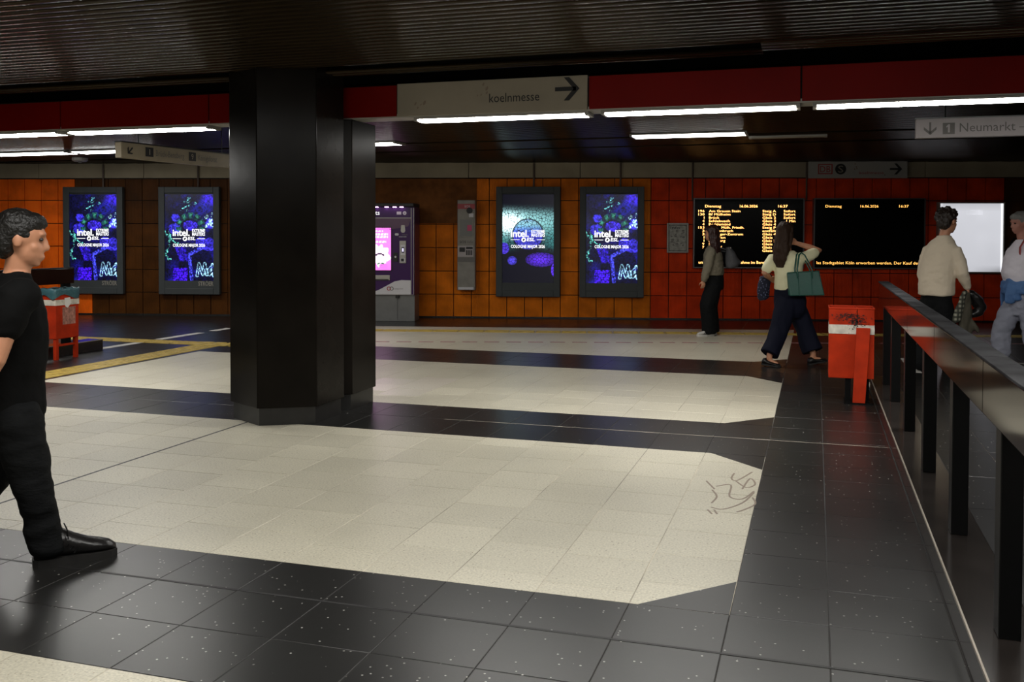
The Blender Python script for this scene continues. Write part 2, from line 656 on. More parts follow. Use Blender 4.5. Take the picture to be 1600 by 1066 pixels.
# dark tiles right of the bands, left beyond the yellow strip, and behind the balustrade
lay(0, 0, 0, 0, [RE, .065, .523], rows(.4, 7.41, .39)[:-1] + [7.41] + rows(7.41, 20.5, .45)[1:], 'tile_dark', [wallside(0)])
lay(0, 0, 0, 0, [.757, 1.17, 1.75, 2.4, 3.1, 3.9, 4.8, 6, 7.5], rows(.4, 20.5, .78), 'tile_dark', [wallside(0)])
lay(0, 0, 0, 0, [.523, .757], rows(10.62, 20.5, .6), 'tile_dark', [wallside(0)])
lay(0, 0, 0, 0, cols(-17, LE, .6), rows(7.91, 17.3, .55), 'tile_dark', [wallside(0)])

# newer paler tiles by the column
newp = [(-4.4, -3.53, 8.37, 9.36)]


def centroid(p):
    return (sum(a for a, b in p) / len(p), sum(b for a, b in p) / len(p))


scored = []
for p, key in tiles:
    cx, cyy = centroid(p)
    if any(a < cx < b and c < cyy < d for a, b, c, d in newp) and key == 'tile_light':
        key = 'tile_patch'
    px, py, z = pix((cx, cyy, 0)) if (cyy * cp - cx * sy) > .5 else (-9999, 0, 1)
    vis = -90 < px < 1690 and 440 < py < 1150
    if cx > .52 and cyy < 9.5 and px > 1440 and py > 760:
        vis = False
    scored.append((area(p) * (EYE / z) / z ** 2 if vis else 0, p, key))
scored.sort(key=lambda t: -t[0])
rest = {'tile_light': MB(), 'tile_dark': MB(), 'tile_patch': MB()}
jr = random.Random(5)
for k, (s_, p, key) in enumerate(scored):
    cx, cyy = centroid(p)
    n = len(p)
    q = [(x - cx, y - cyy) for x, y in p]
    tx, ty = jr.uniform(-.0012, .0012), jr.uniform(-.0012, .0012)
    if k < 300 and s_ > 0:
        mb = MB()
        ins = [(x * .994, y * .994) for x, y in q]
        vs = [(x, y, -.012) for x, y in q] + [(x, y, -.0012) for x, y in q] + [(x, y, tx * x + ty * y) for x, y in ins]
        fs = [(i, (i + 1) % n, (i + 1) % n + n, i + n) for i in range(n)] + [(i + n, (i + 1) % n + n, (i + 1) % n + 2 * n, i + 2 * n) for i in range(n)]
        mb.add(vs, fs + [tuple(range(2 * n, 3 * n))])
        mb.build('floor_tile', M[key], floor, (cx, cyy, 0))
    else:
        rest[key].prism(p, -.012, 0)
for key, mb in rest.items():
    if mb.f:
        tag(mb.build('tile_field', M[key], floor), kind='stuff')

dg_ = MB()
for q in ((XF, RE, 2.75, 3.90), (XF, RE, 6.79, 7.91), (LE, RE, 10.63, 11.87), (RE, .531, .4, 17.7), (.757, 7.5, .4, 17.9), (.523, .757, 10.62, 17.9), (-17, LE, 7.91, 13.7)):
    dg_.box(*q, -.004, -.0010)
tag(dg_.build('dark_grout', mat('dark_grout', (.022, .02, .018), .8, var=.6, vscale=3), floor), kind='stuff')
MB().box(-2.9, .52, 7.351, 7.358, -.002, .0006).build('pale_joint', M['grout'], floor)
MB().box(-4.372, -4.354, 3.905, 6.785, -.002, .0008).build('expansion_joint', M['black'], floor)
MB().box(-8, -3.05, 3.525, 3.537, -.002, .0008).build('expansion_joint', M['black'], floor)
MB().box(-3.04, .52, 3.522, 3.538, -.002, .0008).build('expansion_joint', M['black'], floor)
# tactile strips, painted lines
Z1 = .0035


def tact(x0, x1, y0, y1, along):
    mb = MB()
    mb.box(x0 + .004, x1 - .004, y0 + .004, y1 - .004, -.001, Z1)
    k = 5
    for i in range(k):
        if along == 'y':
            a = x0 + (x1 - x0) * (i + .28) / k
            mb.box(a, a + (x1 - x0) / k * .45, y0 + .02, y1 - .02, Z1, Z1 + .004)
        else:
            a = y0 + (y1 - y0) * (i + .28) / k
            mb.box(x0 + .02, x1 - .02, a, a + (y1 - y0) / k * .45, Z1, Z1 + .004)
    return mb


def in_wall_frame(o, u, dist, z=0.):
    p = wall_pt(u, dist, z)
    o.location = p
    o.rotation_euler = (0, 0, WA)
    return o


proto = None
for j in range(14):
    mb = tact(-.2, .2, -.2, .2, 'y')
    o = proto.copy() if proto else mb.build('tactile_tile', M['yellow'], floor)
    if proto:
        C.objects.link(o)
    proto = proto or o
    o.location = (-7.84 - .05 * j / 14, 6.1 + .402 * j, 0)
for j in range(6):
    o = proto.copy(); C.objects.link(o)
    o.location = (-8.3 - .402 * j, 11.38, 0); o.rotation_euler = (0, 0, PI / 2); o.scale = (.85, 1, 1)
pl = MB()
for j in range(-1, 3):
    for i in range(2):
        pl.box(-7.95 + .2 * j, -7.95 + .2 * j + .15, 11.2 + .2 * i, 11.2 + .2 * i + .15, .001, .009)
pl.build('tactile_crossing', M['yellow'], floor)
for j in range(34):
    o = proto.copy(); C.objects.link(o)
    in_wall_frame(o, -9.1 + .402 * j, 2.40)
    o.rotation_euler = (0, 0, WA + PI / 2); o.scale = (.80, 1, 1)
for a, b in ((10.15, 11.2), (11.62, 12.62), (12.92, 13.4)):
    MB().box(-9.06, -8.92, a, b, -.001, .002).build('white_line', M['white_line'], floor)
MB().box(1.0, 3.6, 12.7, 12.8, -.001, .002).build('white_line', M['white_line'], floor)
MB().box(1.02, 1.14, 11.5, 12.7, -.001, .002).build('white_line', M['white_line'], floor)
for j in range(36):
    u0 = -7.4 + .31 * j
    d = 4.0 - .06 * (u0 + 7.4)
    o = MB().box(0, .21, -.035, .035, -.001, .002).build('pink_dash', M['pink_line'], floor)
    in_wall_frame(o, u0, d)
# ink scribble on the last pale tiles
scr = MB()


def scrib(pts):
    q = [pts[0]] + list(pts) + [pts[-1]]
    out = []
    for i in range(len(pts) - 1):
        a, b, c, d = (np.array(v) for v in q[i:i + 4])
        for t in (0, .25, .5, .75):
            out.append(tuple(.5 * (2 * b + (c - a) * t + (2 * a - 5 * b + 4 * c - d) * t * t + (3 * b - a - 3 * c + d) * t ** 3)))
    out.append(tuple(pts[-1]))
    scr.tube([(x, y, .0012) for x, y in out], .0065, n=6)


def floor_at(px, py):
    d = r2 * ((px - 800) / FPX) + d2 * ((py - 404.66) / FPX) + fwd
    t = -EYE / d.z
    return (d.x * t, d.y * t)


for stroke in ([(1147, 740), (1143, 748), (1152, 751), (1175, 738)], [(1150, 752), (1166, 762), (1180, 757), (1172, 748), (1160, 764)],
               [(1120, 760), (1142, 758), (1140, 776), (1160, 780), (1178, 768)], [(1178, 770), (1160, 786), (1130, 796), (1112, 793)],
               [(1176, 778), (1180, 788), (1162, 797), (1152, 800)], [(1104, 752), (1110, 758), (1116, 764)], [(1113, 766), (1120, 776), (1112, 786)],
               [(1106, 797), (1112, 803)], [(1116, 797), (1120, 803)]):
    scrib([floor_at(*p) for p in stroke])
for v in range(len(scr.v)):
    x, y, z = scr.v[v]
    scr.v[v] = (x, y, .0006 + (z - .0006) * .12 if z > .0006 else .0002)
tag(scr.build('ink_scribble', M['ink'], floor), kind='stuff')

# ------------------------------------------------------------------ setting: walls
wall = tag(MB().box(-20, 9, .03, .3, 0, 3.1).build('wall_back', M['wallback'], loc=WP, rz=WA), kind='structure')
ZR = [.02, .43, .853, 1.282, 1.708, 2.138, 2.54]
U0 = -6.472
UP = .3238
fill = MB()


def wall_key(u, r):
    if u > -2.91:
        return 'redtile'
    if u > -8.6:
        return 'ochre'
    if u < (-13.2 if r == 0 else -13.75):
        return 'orange'
    return 'browntile'


protos = {}
for i in range(-30, 33):
    ua = U0 + UP * i
    if ua < -16.3 or ua > 4.0:
        continue
    hid = -10.9 < ua < -8.1
    for r in range(6):
        if hid or ua > 3.1:
            fill.box(ua + .004, ua + UP - .004, 0, .04, ZR[r] + .004, ZR[r + 1] - .004)
            continue
        k = wall_key(ua + .16, r)
        mb = MB().box(.007, UP - .007, 0, .04, ZR[r] + .007, ZR[r + 1] - .007)
        mb.v = [(x, y, z - ZR[r]) for x, y, z in mb.v]
        key = (k, round(ZR[r + 1] - ZR[r], 3))
        if key not in protos:
            protos[key] = mb.mesh('tile', M[k])
        o = bpy.data.objects.new('wall_tile', protos[key])
        C.objects.link(o)
        o.parent = wall
        o.location = (ua, jr.uniform(-.002, .002), ZR[r])
MB().box(-8.1, -6.05, -.012, .0, 1.72, 2.535).build('cover_board', mat('brown_cover_board', (.16, .055, .012), .6, spec=.1, var=.3), wall, bevel=.004)
tag(fill.build('wall_tile_field', M['browntile'], wall), kind='stuff')
for k in range(10):
    ua = -16.3 + 2.02 * k
    MB().box(ua + .005, ua + 2.015, -.02, .05, 2.552, 2.86).build('header_panel', M['header'], wall, bevel=.004)
tag(MB().box(-20, 9, -.012, .05, 0, .02).box(-20, 9, -.006, .03, .02, .03).build('baseboard_back', M['skirt'], loc=WP, rz=WA), kind='structure')
tag(MB().box(-18.2, -18, -4.5, 18, 0, 3.2).build('wall_left', M['plaster']), kind='structure')
tag(MB().box(8, 8.2, -4.5, 22, 0, 3.2).build('wall_right', M['plaster']), kind='structure')
tag(MB().box(-18, 8, -4.7, -4.5, 0, 3.2).build('wall_front', M['plaster']), kind='structure')

# ------------------------------------------------------------------ setting: ceiling of slats, red fascia
ZC = 2.82
ceil = tag(MB().box(-18, 8, -4.5, 22, 3.02, 3.2).build('ceiling', M['void']), kind='structure')


def slat_mesh(x0, x1, wd=.088):
    h = wd / 2
    prof = [(-h, .028), (-h, .007), (-h * .72, .0015), (0, 0), (h * .72, .0015), (h, .007), (h, .028)]
    n = len(prof)
    mb = MB()
    vs = [(x0, y, z) for y, z in prof] + [(x1, y, z) for y, z in prof]
    mb.add(vs, [(i + n, i + 1 + n, i + 1, i) for i in range(n - 1)] + [(n - 1, 2 * n - 1, n, 0)] + [tuple(range(n)), tuple(range(2 * n - 1, n - 1, -1))])
    me = mb.mesh('slat', M['slat'])
    me.polygons.foreach_set('use_smooth', [i < n - 1 for i in range(len(me.polygons))])
    return me


def slat(me, y):
    o = bpy.data.objects.new('slat', me)
    C.objects.link(o)
    o.parent = ceil
    o.location = (0, y, ZC)


sl_full = slat_mesh(-18, 8)
sl_right = slat_mesh(-.37, 8)
sl_left = slat_mesh(-18, -.37)
y = -4.4
while y < 6.70:
    slat(sl_full, y); y += .1
for y in (6.80, 6.90, 7.0):
    slat(sl_right, y)
for y in (7.04, 7.14):
    slat(sl_left, y)
y = 7.80
while y < 12.62:
    slat(sl_full, y); y += .1
y = 12.90
while y < 13.9:
    slat(sl_full, y); y += .1
y = 14.2
while y < 20:
    slat(sl_full, y); y += .1

fas = tag(MB().box(-14.3, 6, 7.475, 7.69, 2.53, 2.76).build('trim_1', M['void']), kind='structure')
joints = [-14.2, -12.1, -10.4, -8.63, -6.863, -5.22, -3.372, -1.725, -.112, 1.52, 3.25, 5.0]
for a, b in zip(joints[:-1], joints[1:]):
    if abs(a + 3.372) < .01:
        continue
    MB().box(a + .006, b - .006, 7.46, 7.478, 2.515, 2.775).build('fascia_panel', M['fascia'], fas, bevel=.003)
MB().box(-14.2, 5, 7.47, 7.70, 2.505, 2.535).build('fascia_underside', M['fascia_edge'], fas)

# ------------------------------------------------------------------ fluorescent lamps


def lamp(x0, x1, y, z, label, group, lit=True, wd=.2, name='strip_lamp'):
    t = thing(name, label, 'lamp', ((x0 + x1) / 2, y, z), 0, group)
    h = (x1 - x0) / 2
    hb = MB()
    hb.box(-h - .03, h + .03, -wd / 2 - .015, wd / 2 + .015, .010, .026)
    for s in (-1, 1):
        hb.box(s * h - .03 if s < 0 else h, s * h if s < 0 else h + .03, -wd / 2 - .015, wd / 2 + .015, -.004, .012)
    hb.build('housing', M['housing'], t)
    l = MB()
    k = -.004 if group == 'strip lamps in the far ceiling' else -.008
    prof = [(-wd / 2, .012), (-wd / 2 * .75, k * .6), (0, k), (wd / 2 * .75, k * .6), (wd / 2, .012)]
    n = len(prof)
    l.add([(-h, a, b) for a, b in prof] + [(h, a, b) for a, b in prof], [(i + n, i + 1 + n, i + 1, i) for i in range(n - 1)])
    l.build('lens', (M['lamp_far'] if k > -.006 else M['lamp']) if lit else M['deadlamp'], t)
    return t


fl = [(-14.1, -12.6), (-12.0, -10.5), (-10.3, -8.75), (-8.5, -6.95), (-6.80, -5.27), (-3.20, -1.76), (-1.60, -.15), (-.0, 1.46), (1.63, 3.1), (3.35, 4.8)]
seenf = {-8.5: 'lit strip lamp under red fascia at the left edge of the photo', -6.80: 'lit strip lamp under red fascia just left of the black column',
         -3.20: 'lit strip lamp under the cream koelnmesse sign', -1.60: 'lit strip lamp under red fascia right of the koelnmesse sign',
         -.0: 'lit strip lamp under red fascia above the blank departure board'}
for a, b in fl:
    lamp(a, b, 7.583, 2.477, seenf.get(a, 'lit strip lamp under the red fascia outside the view'), 'strip lamps under the fascia', wd=.17)
cl = [(-12.84, -11.27), (-11.12, -9.6), (-7.2, -5.63), (-2.27, -.86)]
seenc = {-12.84: 'lit ceiling strip lamp above the left display, leftmost of the far row', -11.12: 'lit ceiling strip lamp ending at the angled line sign',
         -7.2: 'lit ceiling strip lamp partly hidden behind the black column', -2.27: 'lit ceiling strip lamp above the first departure board'}
for a, b in cl:
    lamp(a, b, 12.5, ZC - .028, seenc[a], 'strip lamps in the far ceiling', wd=.36)
lamp(-.82, .1, 13.05, ZC - .028, 'unlit ceiling strip lamp right of the lit far lamp', 'strip lamps in the far ceiling', lit=False, wd=.12)
for yy in (2.6, -2.3):
    for k in range(7):
        x0 = -10.2 + 1.735 * k
        if (yy > 0 and k in (0, 1, 2, 3)) or (yy < 0 and k % 2):
            continue
        lamp(x0, x0 + 1.5, yy, ZC - .028, 'lit ceiling strip lamp in a row over the hall outside the view', 'strip lamps over the near hall', wd=.2)

# ------------------------------------------------------------------ column


def hexa(cx, cy_, r):
    return [(cx + r * math.cos(PI / 2 + PI / 3 * k), cy_ + r * math.sin(PI / 2 + PI / 3 * k)) for k in range(6)]


col = thing('column', 'black enamel column of two joined hexagonal shafts in the middle of the hall', 'column', (-4.19, 7.07, 0))
MB().prism(hexa(0, 0, .463), .14, 3.02).build('shaft', M['column'], col, bevel=.006)
MB().prism(hexa(0, .615, .463), .14, 2.50).build('shaft', M['column'], col, bevel=.006)
MB().prism(hexa(0, 0, .437), 0, .142).build('plinth', M['plinth'], col)
MB().prism(hexa(0, .615, .437), 0, .142).build('plinth', M['plinth'], col)

# ------------------------------------------------------------------ balustrades


def balustrade(label, x, ya, yb, side, posts, loc_y=0):
    """side +1: the outer face looks to -x (right hand rail); -1 mirrored"""
    t = thing('balustrade', label, 'balustrade', (x, ya, 0), 0, None)
    L = yb - ya
    s = side

    def bx(a, b, *r):
        return MB().box(min(s * a, s * b), max(s * a, s * b), *r)
    bx(-.025, .205, 0, L + .45, 0, .14).build('plinth', M['curb'], t, bevel=.004)
    bx(-.029, -.022, 0, L + .45, .130, .1415).build('plinth_edge', M['curbedge'], t)
    n = int(round(L / 1.37))
    for k in range(n):
        a, b = L * k / n, L * (k + 1) / n
        bx(.02, .098, a + .002, b - .002, .892, 1.082).build('rail_panel', M['rail'], t, bevel=.004)
        bx(.014, .104, a + .002, b - .002, 1.0825, 1.094).build('rail_cap', M['railtop'], t, bevel=.003)
    for py in posts:
        bx(.06, .132, py - ya - .05, py - ya + .05, .14, .8915).build('post', M['post'], t, bevel=.004)
    return t


balustrade('long black stone balustrade with posts along the right edge', .55, .8, 9.62, 1, [2.5, 3.66, 4.87, 6.1, 7.33, 8.59, 9.55])
balustrade('short end of a black balustrade behind the left litter bin', -8.91, 3.0, 9.92, -1, [4.4, 5.9, 7.3, 8.6, 9.85])

# ------------------------------------------------------------------ litter bins
b1 = thing('litter_bin', 'battered red litter bin with white band by the right balustrade', 'litter bin', (.32, 9.25, 0), 0, None)
bd = MB()
for (x0, x1) in ((-.195, .045), (.05, .195)):
    bd.box(x0, x1, 0, .006, .225, .855); bd.box(x0, x1, .33, .336, .225, .855)
    bd.box(x0, x0 + .006, .006, .33, .225, .855); bd.box(x1 - .006, x1, .006, .33, .225, .855)
    bd.box(x0, x1, 0, .336, .22, .232)
bd.build('body', M['binred'], b1, bevel=.003)
MB().frame(-.2, .2, -.004, .34, .012, 0, .02)
rim = MB()
rim.box(-.2, .2, -.004, .010, .85, .864); rim.box(-.2, .2, .328, .342, .85, .864); rim.box(-.2, -.186, .01, .328, .85, .864)
rim.box(.186, .2, .01, .328, .85, .864); rim.box(.04, .056, .01, .328, .85, .864)
rim.build('rim', M['binred'], b1, bevel=.003)
MB().box(-.188, .04, .012, .324, .30, .78).build('inner_bucket', M['black'], b1)
MB().box(.057, .187, .012, .324, .30, .78).build('inner_bucket', M['black'], b1)
MB().box(-.1965, .1965, -.003, .338, .625, .708).build('white_band', M['binwhite'], b1)
sm = MB()
rs = random.Random(9)
for k in range(420):
    q = rs.random()
    if q < .45:
        cx_, cz = rs.gauss(-.02, .075), rs.gauss(.785, .018)
    else:
        cx_, cz = rs.gauss(.045, .035), rs.gauss(.735, .032)
    r = rs.uniform(.001, .0042)
    if abs(cx_) < .185 and cz < .845:
        sm.plate([(cx_ + r * 1.6 * math.cos(t), cz + r * math.sin(t)) for t in [2 * PI * i / 5 + k for i in range(5)]], -.0042, -.0005)
tag(sm.build('soot_mark', M['soot'], b1), kind='stuff')
st = MB()
st.add([(.012, -.075, 0), (.12, -.075, 0), (.12, -.055, 0), (.012, -.055, 0), (.04, -.03, .685), (.16, -.03, .685), (.16, -.01, .685), (.04, -.01, .685)],
       [(0, 3, 2, 1), (4, 5, 6, 7), (0, 1, 5, 4), (1, 2, 6, 5), (2, 3, 7, 6), (3, 0, 4, 7)])
st.build('stand_post', M['binred'], b1, bevel=.004)
MB().box(-.05, .0, .02, .07, .012, .22).build('leg', M['post'], b1)
MB().box(.06, .16, .1, .2, .012, .22).build('leg', M['post'], b1)
MB().box(-.06, .19, -.09, .22, 0, .012).build('foot_plate', M['post'], b1)

b2 = thing('litter_bin', 'red litter bin with teal liner bag and torn paper, beside the walking man', 'litter bin', (-8.78, 9.5, 0), 0, None)
MB().prism([(-.10, -.2), (.13, -.2), (.13, .18), (-.10, .18)], .25, .80).build('body', M['binred'], b2, bevel=.01)
lb = MB()
rr = []
for z, k in ((.755, 1.04), (.79, 1.06), (.835, 1.07), (.86, 1.03), (.85, .9)):
    rr.append((Vector((.018, -.01, z)), Vector((.165 * k, 0, 0)), Vector((0, .262 * k, 0))))
ring_v = []
n = 28
for i, (c, ax, ay) in enumerate(rr):
    for k in range(n):
        t = 2 * PI * k / n
        cs, sn = math.cos(t), math.sin(t)
        px_ = math.copysign(min(abs(cs) * 1.35, 1), cs) * ax.x * .72
        py_ = math.copysign(min(abs(sn) * 1.35, 1), sn) * ay.y * .77
        ring_v.append((c.x + px_, c.y + py_, c.z + (.03 * math.cos(4 * t + 1) if i == 0 else .006 * math.sin(9 * t))))
lb.add(ring_v, [(i * n + k, i * n + (k + 1) % n, (i + 1) * n + (k + 1) % n, (i + 1) * n + k) for i in range(len(rr) - 1) for k in range(n)])
lb.build('liner_bag', M['bagteal'], b2, smooth=True)
MB().box(-.1025, .1335, -.2035, .1835, .655, .722).build('white_band', M['binwhite'], b2)
MB().add([(.1345, -.06, .74), (.1345, .03, .745), (.1345, .05, .68), (.1345, -.01, .62), (.1345, -.05, .64), (.137, -.06, .74), (.137, .03, .745), (.137, .05, .68), (.137, -.01, .62), (.137, -.05, .64)],
         [(5, 9, 8, 7, 6), (0, 1, 2, 3, 4), (0, 5, 6, 1), (1, 6, 7, 2), (2, 7, 8, 3), (3, 8, 9, 4), (4, 9, 5, 0)]).build('torn_paper', M['paper'], b2)
MB().box(.1305, .1325, -.09, .12, .42, .63).build('sticker_residue', M['poster_ghost'], b2)
MB().box(.08, .125, -.19, -.15, 0, .25).build('leg', M['binred'], b2)
MB().box(.08, .125, .13, .17, 0, .25).build('leg', M['binred'], b2)
MB().box(.09, .11, -.15, .13, .16, .185).build('cross_bar', M['binred'], b2)

# ------------------------------------------------------------------ advertising displays


def rnd2(u, v, s, seed):
    """smooth value noise"""
    rs_ = np.random.RandomState(seed)
    g = rs_.rand(64, 64)
    x, y_ = u * s, v * s
    i, j = np.floor(x).astype(int), np.floor(y_).astype(int)
    fx, fy = x - i, y_ - j
    fx, fy = fx * fx * (3 - 2 * fx), fy * fy * (3 - 2 * fy)
    a = g[j % 64, i % 64]; b = g[j % 64, (i + 1) % 64]; c = g[(j + 1) % 64, i % 64]; d = g[(j + 1) % 64, (i + 1) % 64]
    return (a * (1 - fx) + b * fx) * (1 - fy) + (c * (1 - fx) + d * fx) * fy


def cells(u, v, s, seed):
    """distance to the nearest and the second nearest of scattered points"""
    rs_ = np.random.RandomState(seed)
    ja, jb = rs_.rand(64, 64), rs_.rand(64, 64)
    x, y_ = u * s, v * s
    i0, j0 = np.floor(x).astype(int), np.floor(y_).astype(int)
    d1 = np.full(u.shape, 9.); dd = np.full(u.shape, 9.)
    for di in (-1, 0, 1):
        for dj in (-1, 0, 1):
            i, j = i0 + di, j0 + dj
            d = np.hypot(i + ja[j % 64, i % 64] - x, j + jb[j % 64, i % 64] - y_)
            dd = np.minimum(np.maximum(d, d1), dd)
            d1 = np.minimum(d, d1)
    return d1, dd


def seg_d(u, v, a, b):
    ax, ay = a; bx_, by = b
    t = np.clip(((u - ax) * (bx_ - ax) + (v - ay) * (by - ay)) / ((bx_ - ax) ** 2 + (by - ay) ** 2), 0, 1)
    return np.hypot(u - ax - t * (bx_ - ax), v - ay - t * (by - ay))


AS = 1.72


def art_creatures(U, V):
    u, v = U, V * AS
    wob = (rnd2(u, v, 14, 1) - .5) * .05 + (rnd2(u, v, 40, 6) - .5) * .045
    col = np.zeros(u.shape + (3,)) + np.array([.006, .006, .05])
    n1 = rnd2(u, v, 5, 2); n2 = rnd2(u, v, 11, 3)
    col += (np.clip(n1 - .35, 0, 1) * n2)[..., None] * np.array([.04, .03, .55])

    def put(mask, c):
        m = np.clip(mask, 0, 1)[..., None]
        col[:] = col * (1 - m) + m * np.array(c)
    sp = np.clip((rnd2(u, v, 60, 4) - .45) * 3, 0, 1)
    put(np.clip(1 - np.hypot((u - .92) / .2, (v - .1) / .16), 0, 1) * 1.5, (.07, .03, .62))
    put(np.clip(1 - np.hypot((u - .8) / .45, (v - .32) / .25), 0, 1) * .9, (.015, .02, .30))
    for cx_, cy_, ra, rb in ((.22, .46, .09, .08), (.2, .68, .12, .1), (.93, .58, .09, .1), (.9, 1.0, .18, .13), (.75, .95, .12, .1)):
        d = np.hypot((u - cx_) / ra, (v - cy_) / rb)
        put((d < 1 + wob * 4) * (.55 + .45 * sp), (.09, .07, .75))
    # ring of green cells round a violet cap
    r = np.hypot(u - .53, (v - .66))
    ang = np.arctan2(v - .66, u - .53)
    ring = (r > .17) & (r < .30) & (v < .72)
    put(ring * (.25 + .75 * (np.sin(ang * 11) > -.3)) * np.clip((r + wob - .155) / .06, 0, 1) * .9, (.022, .12, .10))
    put((np.abs(r - .25) < .02) * (v < .72) * (np.sin(ang * 11) > .3) * .8, (.06, .26, .19))
    cap = (np.hypot((u - .52) / .15, (v - .62) / .10) < 1)
    put(cap * (.5 + .5 * sp), (.10, .06, .80))
    # coral branches
    def coral(segs, c, rad):
        for a, b in segs:
            d = seg_d(u, v, a, b) + wob * 1.2
            put((d < rad * .72) * (.25 + .75 * sp) * (rnd2(u, v, 34, 9) > .22), c)
    coral([((.35, .30), (.48, .22)), ((.48, .22), (.47, .08)), ((.48, .22), (.63, .18)), ((.48, .22), (.42, .12)), ((.47, .3), (.5, .22))], (.28, .75, .78), .032)
    coral([((.98, .36), (.93, .44)), ((.93, .44), (.95, .6)), ((.93, .44), (.85, .43)), ((.95, .6), (1, .66)), ((.95, .58), (.86, .62))], (.55, .88, .95), .028)
    coral([((.02, .78), (.12, .88)), ((.12, .88), (.1, 1.02)), ((.1, 1.02), (.03, 1.14)), ((.12, .9), (.25, 1.0)), ((.08, .74), (.12, .88)), ((.02, 1.2), (.08, 1.3))], (.20, .66, .58), .03)
    # limbs
    d1, dd = cells(u, v, 26, 5)
    spot = .35 + .65 * (d1 < .42)
    leg = np.minimum(seg_d(u, v, (.5, 1.2), (.78, 1.05)), seg_d(u, v, (.5, 1.2), (.55, 1.7)))
    put((leg < .035) * spot, (.10, .11, .75))
    body = (np.abs(u - .35 - (v - 1.18) * .35) < .1) & (np.abs(v - 1.18) < .15)
    put(body * spot * .95, (.06, .025, .55))
    low = (np.abs(u - .31 + (v - 1.6) * .1) < .15) & (v > 1.47)
    put(low * spot, (.10, .02, .80))
    put((np.hypot((u - .82) / .16, (v - 1.3) / .17) < 1) * .9, (.006, .006, .06))
    script = np.minimum.reduce([seg_d(u, v, a, b) for a, b in (((.66, 1.62), (.7, 1.38)), ((.7, 1.38), (.78, 1.6)), ((.78, 1.6), (.82, 1.38)), ((.82, 1.4), (.86, 1.6)),
                               ((.96, 1.44), (.9, 1.5)), ((.9, 1.5), (.92, 1.6)), ((.92, 1.6), (.98, 1.52)), ((.98, 1.4), (1, 1.62)))])
    put((np.abs(script - .022) < .010) * (.5 + .5 * sp), (.45, .75, .92))
    gr = np.clip(-.05 + 1.9 * rnd2(u, v, 44, 31) * (.45 + 1.0 * rnd2(u, v, 10, 32)), .08, 1.6)
    return col ** 1.35 * .80 * gr[..., None]


def art_window(U, V):
    u, v = U, V * AS
    d1, dd = cells(u, v, 17, 11)
    e = dd - d1
    lead = np.clip((e - .05) / .12, 0, 1)
    n1 = rnd2(u, v, 4, 12)
    base = np.zeros(u.shape + (3,))
    top = np.exp(-((v - .52) / .22) ** 2)
    side = np.clip(np.abs(u - .5) * 2.2 - .25, 0, 1)
    base += (top * (.5 + .7 * (1 - u)))[..., None] * np.array([.42, .80, .82])
    base += (np.exp(-(((u - .12) / .22) ** 2 + ((v - .56) / .16) ** 2)) * 1.2)[..., None] * np.array([1, 1, 1])
    base += (side * np.exp(-((v - .85) / .32) ** 2) * .55)[..., None] * np.array([.12, .5, .5])
    r = np.hypot(u - .5, v - .78)
    inside = r < .30
    glowc = np.stack([.10 + .25 * np.exp(-((v - .55) / .12) ** 2), .10 + .55 * np.exp(-((v - .56) / .13) ** 2), .75 + 0 * v], -1) * (.55 + .6 * n1)[..., None]
    base = np.where(inside[..., None], glowc, base)
    base *= (1 - .92 * np.clip((v - .98) / .18, 0, 1) * ~inside)[..., None]
    base *= np.clip((v - .17) / .18, 0, 1)[..., None]
    pur = np.hypot((u - .75) / .3, (v - 1.27) / .14)
    base = np.where((pur < 1)[..., None], np.array([.17, .05, .85]) * (1.1 - pur * .8)[..., None], base)
    p2 = np.hypot((u - .19) / .09, (v - 1.29) / .085)
    base = np.where((p2 < 1)[..., None], np.array([.13, .1, .8]) * np.clip(1.1 - .6 * p2, 0, 1)[..., None], base)
    p3 = np.hypot((u - .03) / .1, (v - 1.05) / .11)
    base = np.where((p3 < 1)[..., None], np.array([.10, .06, .6]) * np.ones_like(u)[..., None], base)
    p4 = np.hypot((u - 1.0) / .05, (v - 1.47) / .12)
    base = np.where((p4 < 1)[..., None], np.array([.14, .05, .75]) * np.ones_like(u)[..., None], base)
    ringl = np.abs(r - .30) < .012
    base *= (1 - .85 * ringl)[..., None]
    return (base * (.10 + .90 * lead)[..., None]) ** 1.25 * .62 + np.array([.001, .001, .004])


M['screenA'] = screen_mat('display_picture', 2.3)


